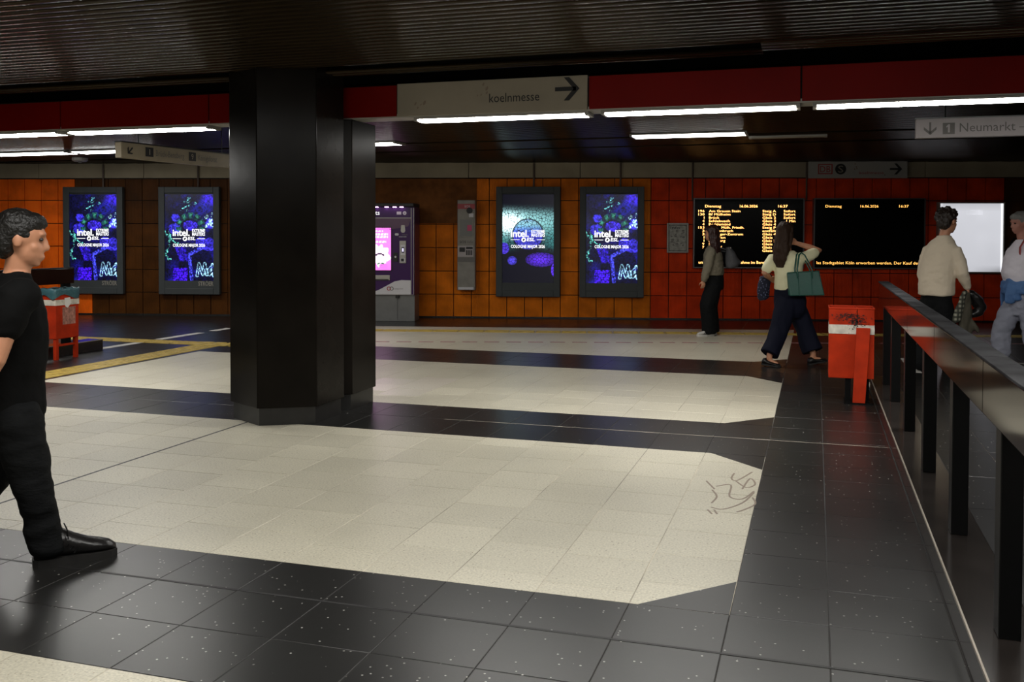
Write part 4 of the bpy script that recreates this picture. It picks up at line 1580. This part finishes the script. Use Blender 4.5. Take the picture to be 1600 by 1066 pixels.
# ---- man in black, left
A = Fig('man in black T-shirt and trousers striding past at the left edge', -3.347, 3.557, 80, 880, 341.6, (.95, .30))
hc = A.p(37, 370, .02)
A.head(hc, (.93, .36), .10, 1.06, M['hair_black'], 'short', 2)
P = A.p
A.skin.tube([P(22, 452, .02), P(27, 425, .02), P(32, 395, .02)], [.068, .058, .056], 14)
tor = [(P(18, 640), .165, .115), (P(20, 600), .175, .135), (P(24, 560), .175, .142), (P(27, 520), .18, .140), (P(27, 480), .195, .128), (P(25, 449), .185, .098), (P(26, 434), .115, .075), (P(29, 421), .068, .06)]
A.torso(A.skin, [(c, a * .9, b * .88) for c, a, b in tor])
sh_r, el_r, wr_r = P(64, 459, -.225), P(50, 545, -.30), P(-8, 628, -.29)
sh_l, el_l, wr_l = P(-8, 458, .185), P(-22, 555, .25), P(-30, 640, .25)
for a, b, c in ((sh_r, el_r, wr_r), (sh_l, el_l, wr_l)):
    A.skin.tube([a, a.lerp(b, .5), b, b.lerp(c, .35), c], [.056, .054, .046, .047, .030], 12)
A.hand(wr_r, (wr_r - el_r), Vector((.3, 1, 0)), Vector((1, 0, .2)), .6)
A.hand(wr_l, Vector((.2, .1, -1)), Vector((0, -1, 0)), Vector((1, 0, 0)), .6)
hipf, knf, anf = P(42, 650, -.08), P(64, 745, -.07), P(80, 845, -.03)
hipb, knb, anb = P(14, 650, .09), P(-28, 752, .1), P(-112, 838, .1)
for a, b, c in ((hipf, knf, anf), (hipb, knb, anb)):
    A.skin.tube([a, b, c], [.085, .058, .042], 12)
A.done()
tr = MB()
A.torso(tr, [(P(18, 700), .12, .09), (P(20, 670), .175, .13), (P(22, 640), .178, .132), (P(20, 612), .172, .130)])
tr.tube([hipf, hipf.lerp(knf, .5), knf, knf.lerp(anf, .5), P(78, 846, -.03)], [.118, .102, .086, .078, .080], 16)
tr.tube([hipb, hipb.lerp(knb, .5), knb, knb.lerp(anb, .5), anb], [.115, .098, .084, .078, .078], 16)
solid(tr, 'trousers', M['blacktrouser'], A.t, .014, 3, .010, 7, 2.2, 1)
ts = MB()
A.torso(ts, [(P(19, 650), .188, .150), (P(19, 630), .19, .152)] + [(c, a * 1.03 + .004, b * .98 + .004) for c, a, b in tor[1:]])
ts.tube([sh_r + Vector((.02, .03, .01)), sh_r, sh_r.lerp(el_r, .30), sh_r.lerp(el_r, .42)], [.085, .088, .086, .082], 14)
ts.tube([sh_l - Vector((.0, .03, -.01)), sh_l, sh_l.lerp(el_l, .30), sh_l.lerp(el_l, .42)], [.085, .086, .084, .080], 14)
solid(ts, 'tshirt', M['blackcloth'], A.t, .014, 3, .007, 8, 1.3, 2)
s1 = shoe(A.t, P(60, 880, -.045), P(164, 880, .125), .135, .055, M['leather'], M['sole'], 'shoe', sole_h=.03)
lc = MB()
for k in range(4):
    a = P(104 + 6 * k, 846 + 5 * k, .0)
    lc.tube([a + Vector((0, -.035, .004)), a + Vector((0, .02, .016)), a + Vector((.004, .07, .006))], .0035, 6)
lc.tube([P(106, 842, -.01), P(108, 828, -.01), P(104, 815, -.02), P(110, 822, -.03), P(112, 838, -.03)], .003, 6)
lc.build('laces', M['post'], s1)
s2 = shoe(A.t, P(-128, 850, .1), P(-60, 884, .16), .12, .05, M['leather'], M['sole'], 'shoe', sole_h=.03)

# ---- woman at the board
B = Fig('woman in olive jacket and black trousers facing the departure board', -1.528, 14.811, 1108, 524, 103.05, (-.80, .60))
P = B.p
B.head(P(1110, 364), (-.85, .5), .05, 1.0, M['hair_red'], 'long', 3)
B.skin.tube([P(1113, 392), P(1112, 372)], [.052, .050], 12)
tor = [(P(1114, 440), .165, .12), (P(1114, 428), .16, .12), (P(1113, 412), .16, .115), (P(1113, 398), .175, .11), (P(1113, 390), .155, .085), (P(1113, 384), .07, .06)]
B.torso(B.skin, [(c, a * .85, b * .85) for c, a, b in tor])
# her left side looks to the viewer
sl, el, wl = P(1106, 394, -.16), P(1100, 418, -.21), P(1095, 437, -.20)
s_r, e_r, w_r = P(1120, 394, .16), P(1124, 420, .22), P(1112, 438, .22)
for a, b, c in ((sl, el, wl), (s_r, e_r, w_r)):
    B.skin.tube([a, b, c], [.042, .036, .024], 10)
B.hand(wl, Vector((-.12, 0, -1)), Vector((.4, 1, 0)), Vector((-1, -.2, 0)), .6, .9)
B.hand(w_r, Vector((-.12, 0, -1)), Vector((.4, -1, 0)), Vector((-1, -.2, 0)), .6, .9)
for h_, k_, a_ in ((P(1115, 440, -.07), P(1105, 478, -.09), P(1105, 518, -.08)), (P(1117, 440, .08), P(1112, 478, .08), P(1116, 517, .09))):
    B.skin.tube([h_, k_, a_], [.075, .052, .036], 10)
B.done(None, .009)
tr = MB()
B.torso(tr, [(P(1115, 452), .17, .14), (P(1115, 436), .172, .14), (P(1114, 424), .155, .125)])
for h_, k_, a_ in ((P(1114, 444, -.07), P(1104, 476, -.09), P(1107, 521, -.08)), (P(1117, 444, .08), P(1110, 478, .08), P(1115, 520, .09))):
    tr.tube([h_, h_.lerp(k_, .5), k_, k_.lerp(a_, .5), a_], [.11, .12, .125, .118, .112], 14, round_ends=False)
solid(tr, 'trousers', M['blacktrouser'], B.t, .016, 3, .012, 7, .35, 3)
jk = MB()
B.torso(jk, [(P(1114, 430), .185, .150), (P(1114, 420), .19, .152), (P(1113, 408), .19, .14), (P(1113, 397), .195, .128), (P(1113, 389), .165, .10), (P(1113, 383), .075, .07)])
jk.tube([sl, sl.lerp(el, .5), el, el.lerp(wl, .5), wl.lerp(el, .08)], [.078, .076, .07, .062, .052], 12)
jk.tube([s_r, s_r.lerp(e_r, .5), e_r, e_r.lerp(w_r, .5), w_r.lerp(e_r, .08)], [.078, .076, .07, .062, .052], 12)
solid(jk, 'jacket', M['olive'], B.t, .014, 3, .010, 11, 1.6, 4)
for a, b in ((P(1113, 525, -.08), P(1086, 527, -.16)), (P(1121, 523, .09), P(1098, 524, .02))):
    so = shoe(B.t, Vector((a.x, a.y, 0)), Vector((b.x, b.y, 0)), .095, .042, M['sneaker'], M['sneaker'], 'shoe')
    v = b - a
    st = MB()
    for q in (.42, .52, .62):
        c = Vector((a.x, a.y, 0)) + Vector((v.x, v.y, 0)) * q
        st.tube([c + Vector((0, -.043, .03)), c + Vector((.02, -.030, .062))], .006, 6)
    st.build('stripes', M['black'], so)

# ---- woman in the yellow top
D = Fig('woman in pale yellow top and navy trousers striding with a raised arm', -.27, 11.861, 1235, 568, 131.9, (.72, .69))
P = D.p
D.head(P(1226, 363), (.80, .6), .08, 1.0, M['hair_chestnut'], 'long', 5)
D.skin.tube([P(1228, 402), P(1227, 378)], [.055, .05], 12)
tor = [(P(1232, 470), .185, .135), (P(1231, 452), .165, .125), (P(1230, 430), .155, .115), (P(1230, 412), .175, .115), (P(1230, 400), .165, .09), (P(1229, 392), .07, .06)]
D.torso(D.skin, [(c, a * .8, b * .8) for c, a, b in tor])
sr_, er_, wr_ = P(1252, 402, -.10), P(1277, 391, -.02), P(1246, 380, .05)
sl_, el_, wl_ = P(1209, 404, .10), P(1196, 427, .08), P(1210, 436, .24)
for a, b, c in ((sr_, er_, wr_), (sl_, el_, wl_)):
    D.skin.tube([a, a.lerp(b, .5), b, b.lerp(c, .4), c], [.048, .046, .040, .038, .026], 12)
D.hand(wr_, Vector((-1, .1, .25)), Vector((-.2, .3, -1)), Vector((0, -.4, 1)), .4, .9)
D.hand(wl_, Vector((.6, .5, -.3)), Vector((0, -.2, -1)), Vector((.3, -.2, 1)), .8, .9)
hl, kl, al = P(1224, 476, -.07), P(1212, 514, -.14), P(1193, 552, -.25)
hr, kr, ar = P(1242, 476, .05), P(1257, 515, -.02), P(1266, 551, -.10)
for a, b, c in ((hl, kl, al), (hr, kr, ar)):
    D.skin.tube([a, b, c, c - Vector((0, 0, .04))], [.06, .05, .036, .034], 12)
D.skin.tube([P(1191, 558, -.25), P(1203, 563, -.31)], [.024, .018], 10)
D.skin.tube([P(1263, 558, -.11), P(1277, 559, -.09)], [.024, .018], 10)
D.done(None, .009)
tr = MB()
D.torso(tr, [(P(1233, 496), .15, .12), (P(1233, 486), .19, .145), (P(1233, 470), .20, .152), (P(1232, 455), .185, .14), (P(1231, 447), .165, .13)])
tr.tube([hl + Vector((.02, 0, .10)), hl, hl.lerp(kl, .5), kl, kl.lerp(al, .5), P(1193, 550, -.245)], [.10, .128, .12, .108, .105, .112], 16, round_ends=False)
tr.tube([hr + Vector((-.02, 0, .10)), hr, hr.lerp(kr, .5), kr, kr.lerp(ar, .5), P(1266, 548, -.095)], [.10, .128, .12, .112, .118, .130], 16, round_ends=False)
solid(tr, 'trousers', M['navy'], D.t, .015, 3, .011, 7, .4, 6)
tp = MB()
D.torso(tp, [(P(1231, 453), .178, .142), (P(1231, 445), .172, .138), (P(1230, 428), .168, .13), (P(1230, 411), .187, .128), (P(1230, 400), .175, .10), (P(1229, 391), .075, .066)])
tp.tube([sr_ - Vector((.05, 0, .0)), sr_, sr_.lerp(er_, .45), sr_.lerp(er_, .66)], [.068, .070, .066, .062], 14)
tp.tube([sl_ + Vector((.05, 0, .0)), sl_, sl_.lerp(el_, .45), sl_.lerp(el_, .70)], [.066, .068, .067, .066], 14)
solid(tp, 'top', M['yellowtop'], D.t, .013, 3, .006, 10, 1.2, 7)
for a, b in ((P(1183, 566, -.22), P(1206, 568, -.35)), (P(1258, 568, -.13), P(1288, 563, -.08))):
    shoe(D.t, a, b, .075, .043, M['leather'], M['sole'], 'shoe', sole_h=.012, low=True)

# ---- man in beige sweatshirt
F_ = Fig('man in beige sweatshirt and black trousers walking away behind the balustrade', 1.337, 11.723, 1467, 580, 139.5, (.90, .44))
P = F_.p
F_.head(P(1478, 345), (.88, .45), .10, 1.12, M['hair_brown'], 'curly', 8)
F_.skin.tube([P(1470, 380), P(1475, 356)], [.062, .056], 12)
tor = [(P(1461, 475), .175, .13), (P(1462, 455), .18, .135), (P(1464, 425), .19, .135), (P(1467, 400), .205, .13), (P(1468, 384), .19, .10), (P(1470, 373), .08, .07)]
F_.torso(F_.skin, [(c, a * .78, b * .8) for c, a, b in tor])
s_r, e_r, w_r = P(1483, 388, -.15), P(1489, 424, -.18), P(1502, 447, -.12)
s_l, e_l, w_l = P(1455, 388, .15), P(1452, 428, .20), P(1462, 452, .26)
for a, b, c in ((s_r, e_r, w_r), (s_l, e_l, w_l)):
    F_.skin.tube([a, a.lerp(b, .5), b, b.lerp(c, .4), c], [.026, .040, .038, .036, .027], 12)
F_.hand(w_r, Vector((.15, .05, -1)), Vector((-1, .2, 0)), Vector((.5, .8, 0)), .9)
F_.hand(w_l, Vector((.3, .1, -1)), Vector((-1, -.2, 0)), Vector((.6, -.6, 0)), .5)
hp = ((P(1466, 478, -.09), P(1476, 525, -.09), P(1478, 572, -.06)), (P(1455, 478, .08), P(1452, 525, .06), P(1438, 568, .02)))
for a, b, c in hp:
    F_.skin.tube([a, b, c], [.085, .06, .042], 12)
F_.done(None, .009)
tr = MB()
F_.torso(tr, [(P(1461, 492), .16, .12), (P(1461, 475), .188, .138), (P(1462, 455), .182, .135)])
for a, b, c in hp:
    tr.tube([a, a.lerp(b, .5), b, c], [.118, .108, .09, .08], 14)
solid(tr, 'trousers', M['blacktrouser'], F_.t, .016, 3, .010, 7, 1, 9)
sw = MB()
F_.torso(sw, [(P(1461, 461), .20, .168), (P(1461, 452), .205, .172), (P(1462, 430), .205, .168), (P(1466, 402), .20, .150), (P(1469, 382), .18, .105), (P(1473, 367), .075, .072)])
sw.tube([s_r + Vector((-.05, .06, -.005)), s_r + Vector((-.01, .01, -.02)), s_r.lerp(e_r, .5), e_r, e_r.lerp(w_r, .55), w_r.lerp(e_r, .04)], [.05, .068, .07, .068, .060, .044], 14)
sw.tube([s_l + Vector((.03, -.06, -.005)), s_l + Vector((.01, 0, -.02)), s_l.lerp(e_l, .5), e_l, e_l.lerp(w_l, .55), w_l.lerp(e_l, .04)], [.05, .066, .07, .068, .058, .044], 14)
solid(sw, 'sweatshirt', M['beige'], F_.t, .013, 3, .009, 9, 1.3, 10)
for a, b in ((P(1474, 580, -.06), P(1492, 578, .10)), (P(1434, 572, .02), P(1452, 580, .16))):
    shoe(F_.t, Vector((a.x, a.y, max(a.z, 0))), Vector((b.x, b.y, 0)), .1, .045, M['leather'], M['sole'], 'shoe')

# ---- man with grey hair
G = Fig('grey-haired man in white T-shirt and pale jeans at the right edge', 2.201, 12.289, 1585, 575, 135.9, (-.97, -.22))
P = G.p
G.head(P(1589, 348), (-.97, -.15), .16, 1.02, M['hair_grey'], 'short', 12)
G.skin.tube([P(1597, 380), P(1592, 358)], [.064, .058], 12)
tor = [(P(1597, 472), .17, .135), (P(1594, 448), .18, .16), (P(1591, 425), .18, .175), (P(1593, 402), .19, .15), (P(1597, 386), .185, .105), (P(1598, 374), .08, .07)]
G.torso(G.skin, [(c, a * .88, b * .88) for c, a, b in tor])
s_l, e_l, w_l = P(1606, 392, -.20), P(1608, 428, -.24), P(1599, 452, -.26)
s_r, e_r, w_r = P(1598, 392, .20), P(1606, 430, .24), P(1600, 458, .20)
for a, b, c in ((s_l, e_l, w_l), (s_r, e_r, w_r)):
    G.skin.tube([a, a.lerp(b, .5), b, b.lerp(c, .4), c], [.055, .052, .046, .044, .031], 12)
G.hand(w_l, Vector((-.25, 0, -1)), Vector((.2, 1, 0)), Vector((-1, 0, -.1)), .8)
G.hand(w_r, Vector((-.1, 0, -1)), Vector((.2, -1, 0)), Vector((-1, 0, 0)), .8)
hp = ((P(1590, 478, .09), P(1570, 515, .09), P(1569, 556, .08)), (P(1600, 478, -.09), P(1606, 522, -.09), P(1618, 562, -.09)))
for a, b, c in hp:
    G.skin.tube([a, b, c], [.085, .06, .042], 12)
G.done(M['skin_tan'], .009)
tr = MB()
G.torso(tr, [(P(1595, 492), .16, .13), (P(1596, 472), .185, .15), (P(1595, 452), .182, .16)])
for a, b, c in hp:
    tr.tube([a, a.lerp(b, .5), b, b.lerp(c, .5), c], [.125, .12, .105, .108, .095], 16)
solid(tr, 'jeans', M['paleblue'], G.t, .014, 3, .016, 9, 1.3, 13)
sw = MB()
G.torso(sw, [(P(1596, 452), .19, .165), (P(1593, 440), .195, .178), (P(1590, 425), .195, .190), (P(1592, 402), .205, .165), (P(1597, 386), .20, .118), (P(1598, 374), .09, .085)])
sw.tube([s_l + Vector((-.02, .06, -.01)), s_l, s_l.lerp(e_l, .4), s_l.lerp(e_l, .72)], [.065, .078, .08, .082], 14)
sw.tube([s_r + Vector((-.02, -.06, -.01)), s_r, s_r.lerp(e_r, .4), s_r.lerp(e_r, .72)], [.065, .078, .08, .08], 14)
solid(sw, 'tshirt', M['whiteshirt'], G.t, .013, 3, .010, 9, 1.2, 14)
shoe(G.t, Vector((P(1578, 0).x, .08, .02)), Vector((P(1556, 0).x, .02, 0)), .1, .045, M['sneaker'], M['sneaker'], 'shoe')
shoe(G.t, P(1622, 572, -.09), P(1592, 577, -.14), .1, .046, M['sneaker'], M['sneaker'], 'shoe')


# ------------------------------------------------------------------ what they carry
def carried(fig, name, label, cat):
    return thing(name, label, cat, fig.t.location, YAW)


# grey shoulder bag
P = B.p
gb = carried(B, 'shoulder_bag', 'soft grey shoulder bag behind the woman in the olive jacket', 'bag')
mb = MB()
q = [P(1134, 386, -.10), P(1142, 390, -.12), P(1150, 404, -.1), P(1156, 411, -.1)]
rr = []
for x0, x1, yy in ((1132, 1139, 386), (1132, 1145, 393), (1131, 1151, 402), (1131, 1157, 410), (1132, 1150, 416), (1134, 1142, 419)):
    c = P((x0 + x1) / 2, yy, -.04)
    rr.append((c, Vector(((x1 - x0) / 2 / 103., 0, 0)), Vector((0, .07, 0))))
mb.rings(rr, 16)
solid(mb, 'pouch', M['greybag'], gb, .014, 3, .008, 10, 1, 20)
MB().tube([P(1134, 390, -.04), P(1126, 388, -.08), P(1119, 385, -.04), P(1126, 392, .02), P(1137, 393, -.02)], .010, 8).build('strap', M['greybag'], gb, smooth=True)
MB().ball(P(1138, 387, -.10), (.012, 0, 0), (0, .008, 0), (0, 0, .012), 10, 6).build('clasp', M['msilver'], gb, smooth=True)

# green tote
P = D.p
tb = carried(D, 'tote_bag', 'dark green leather tote bag on the shoulder of the woman in yellow', 'bag')
dn = Vector((.0, -.24, 0))
pts = [P(1222, 460), P(1275, 459), P(1267, 421), P(1218, 424)]
fr = [p + Vector((0, -.30 + (.03 if i > 1 else 0), 0)) for i, p in enumerate(pts)]
bk = [p + Vector((.015, -.17 - (.03 if i > 1 else 0), 0)) for i, p in enumerate(pts)]
MB().add(fr + bk, [(0, 1, 2, 3), (7, 6, 5, 4), (1, 0, 4, 5), (2, 1, 5, 6), (3, 2, 6, 7), (0, 3, 7, 4)]).build('bag_body', M['green'], tb, bevel=.012, seg=3)
for x in (1236, 1256):
    MB().tube([P(x, 459, -.306), P(x - 1, 424, -.278)], .004, 6).build('seam', M['green'], tb)
MB().tube([P(1219, 425, -.272), P(1243, 423, -.272), P(1267, 422, -.272)], .006, 6).build('rim', M['green'], tb)
for dy in (-.285, -.19):
    MB().tube([P(1234, 432, dy), P(1233, 418, dy), P(1238, 397, dy + .06), P(1243, 394, dy + .09), P(1247, 398, dy + .06), P(1256, 420, dy), P(1256, 432, dy)], [(.010, .006)] * 7, 8).build('handle', M['green'], tb, smooth=True)
# navy dotted bag in front
nb = carried(D, 'cloth_bag', 'navy dotted cloth bag held in front by the woman in yellow', 'bag')
mb = MB()
rr = []
for x0, x1, yy in ((1197, 1212, 432), (1194, 1213, 445), (1191, 1212, 458), (1192, 1210, 468), (1196, 1206, 472)):
    rr.append((P((x0 + x1) / 2, yy, .30), Vector(((x1 - x0) / 2 / 131., 0, 0)), Vector((0, .06, 0))))
mb.rings(rr, 16)
solid(mb, 'pouch', M['dots'], nb, .014, 3, .01, 11, 1, 21)
MB().tube([P(1200, 434, .30), P(1208, 426, .29), P(1217, 436, .27), P(1210, 442, .30)], .008, 8).build('handle', M['dots'], nb, smooth=True)

# clothes in the hand of the man in beige
P = F_.p
fl_ = carried(F_, 'flannel_shirt', 'grey and white plaid flannel shirt hanging from the hand of the man in beige', 'shirt')
mb = MB()
rr = []
for x0, x1, yy in ((1489, 1499, 452), (1485, 1496, 462), (1480, 1494, 476), (1475, 1491, 490), (1473, 1489, 499), (1475, 1486, 501)):
    rr.append((P((x0 + x1) / 2, yy, -.19), Vector(((x1 - x0) / 2 / 139., .02, 0)), Vector((0, .035, 0))))
mb.rings(rr, 14)
solid(mb, 'folded_shirt', M['plaid'], fl_, .012, 3, .010, 14, .6, 22)
oc = carried(F_, 'coat', 'olive coat hanging from the hand of the man in beige, below the plaid shirt', 'coat')
mb = MB()
rr = []
for x0, x1, yy in ((1496, 1506, 455), (1494, 1508, 468), (1490, 1511, 485), (1488, 1511, 502), (1488, 1514, 512), (1490, 1508, 524), (1494, 1504, 530)):
    rr.append((P((x0 + x1) / 2, yy, -.12), Vector(((x1 - x0) / 2 / 139., .02, 0)), Vector((0, .05, 0))))
mb.rings(rr, 16)
mb.tube([P(1508, 500, -.13), P(1514, 510, -.14), P(1518, 516, -.14)], [.03, .025, .014], 10)
solid(mb, 'folded_coat', M['darkolive'], oc, .013, 3, .014, 12, .5, 23)
bb = carried(F_, 'black_bag', 'black soft bag dangling beyond the hand of the man in beige', 'bag')
mb = MB()
mb.tube([P(1505, 455, -.05), P(1512, 458, -.05), P(1520, 467, -.05), P(1527, 478, -.05), P(1524, 487, -.05), P(1515, 490, -.05)], [.03, .05, .068, .065, .06, .04], 12)
solid(mb, 'pouch', M['leather'], bb, .013, 3, .012, 12, 1, 24)

# blue jacket round the waist of the grey-haired man
P = G.p
bj = carried(G, 'blue_jacket', 'blue jacket tied round the waist of the grey-haired man', 'jacket')
mb = MB()
l_, f_ = G.l, G.f
n = 26
for z, k, r_ in ((1.00, 1.0, .028), (.95, 1.02, .034), (.90, 1.0, .030)):
    pts = [P(1594, 0).lerp(P(1594, 0), 0) * Vector((1, 1, 1)).x for _ in range(0)]
    cen = Vector((P(1594, 0).x, 0, z))
    ring = [cen + l_ * math.cos(2 * PI * i / n) * .195 * k - f_ * math.sin(2 * PI * i / n) * .175 * k + Vector((0, 0, .02 * math.sin(2 * PI * i / n))) for i in range(n + 1)]
    mb.tube(ring, r_, 10)
cen = Vector((P(1595, 0).x, 0, 0))
for i in range(23):                     # the jacket's body hangs behind him in folds
    t = PI * (-.62 + 1.24 * i / 22)
    a = cen - f_ * math.cos(t) * .19 + l_ * math.sin(t) * .20
    k = 1.0 + .03 * (i % 2)
    dz = .012 * math.sin(i * 1.3)
    mb.tube([a + UPV * .97, cen + (a - cen) * 1.10 * k + UPV * .84, cen + (a - cen) * 1.13 * k + UPV * (.70 + dz)], [(.034, .03), (.036, .028), (.03, .02)], 8)
mb.ball(P(1573, 438, -.06), (.05, 0, 0), (0, .06, 0), (0, 0, .04), 12, 8)
for q, (dx, dz) in enumerate(((-5, 32), (7, 26))):   # two flat sleeve ends below the knot
    mb.tube([P(1573, 440, -.07), P(1573 + dx * .6, 440 + dz * .45, -.10 - .03 * q), P(1573 + dx * 1.1, 440 + dz, -.11 - .03 * q)], [(.045, .025), (.058, .022), (.062, .016)], 10, ref=(1, 0, 0))
solid(mb, 'tied_jacket', M['bluejacket'], bj, .014, 3, .012, 12, 1, 25)
bp_ = carried(G, 'backpack', 'backpack with red and black straps on the grey-haired man', 'backpack')
mb = MB()
mb.ball(P(1622, 412, 0), (.10, 0, 0), (0, .15, 0), (0, 0, .22), 16, 10)
solid(mb, 'pack', M['post'], bp_, .014, 3, .006, 8, 1, 26)
for dy in (-.13, .13):
    MB().tube([P(1612, 388, dy), P(1604, 374, dy), P(1590, 372, dy * .95), P(1582, 386, dy * .95), P(1581, 402, dy), P(1588, 415, dy), P(1600, 424, dy)],
              [(.020, .007)] * 7, 8, ref=(0, 1, 0)).build('strap', M['redstrap'] if dy < 0 else M['post'], bp_, smooth=True)
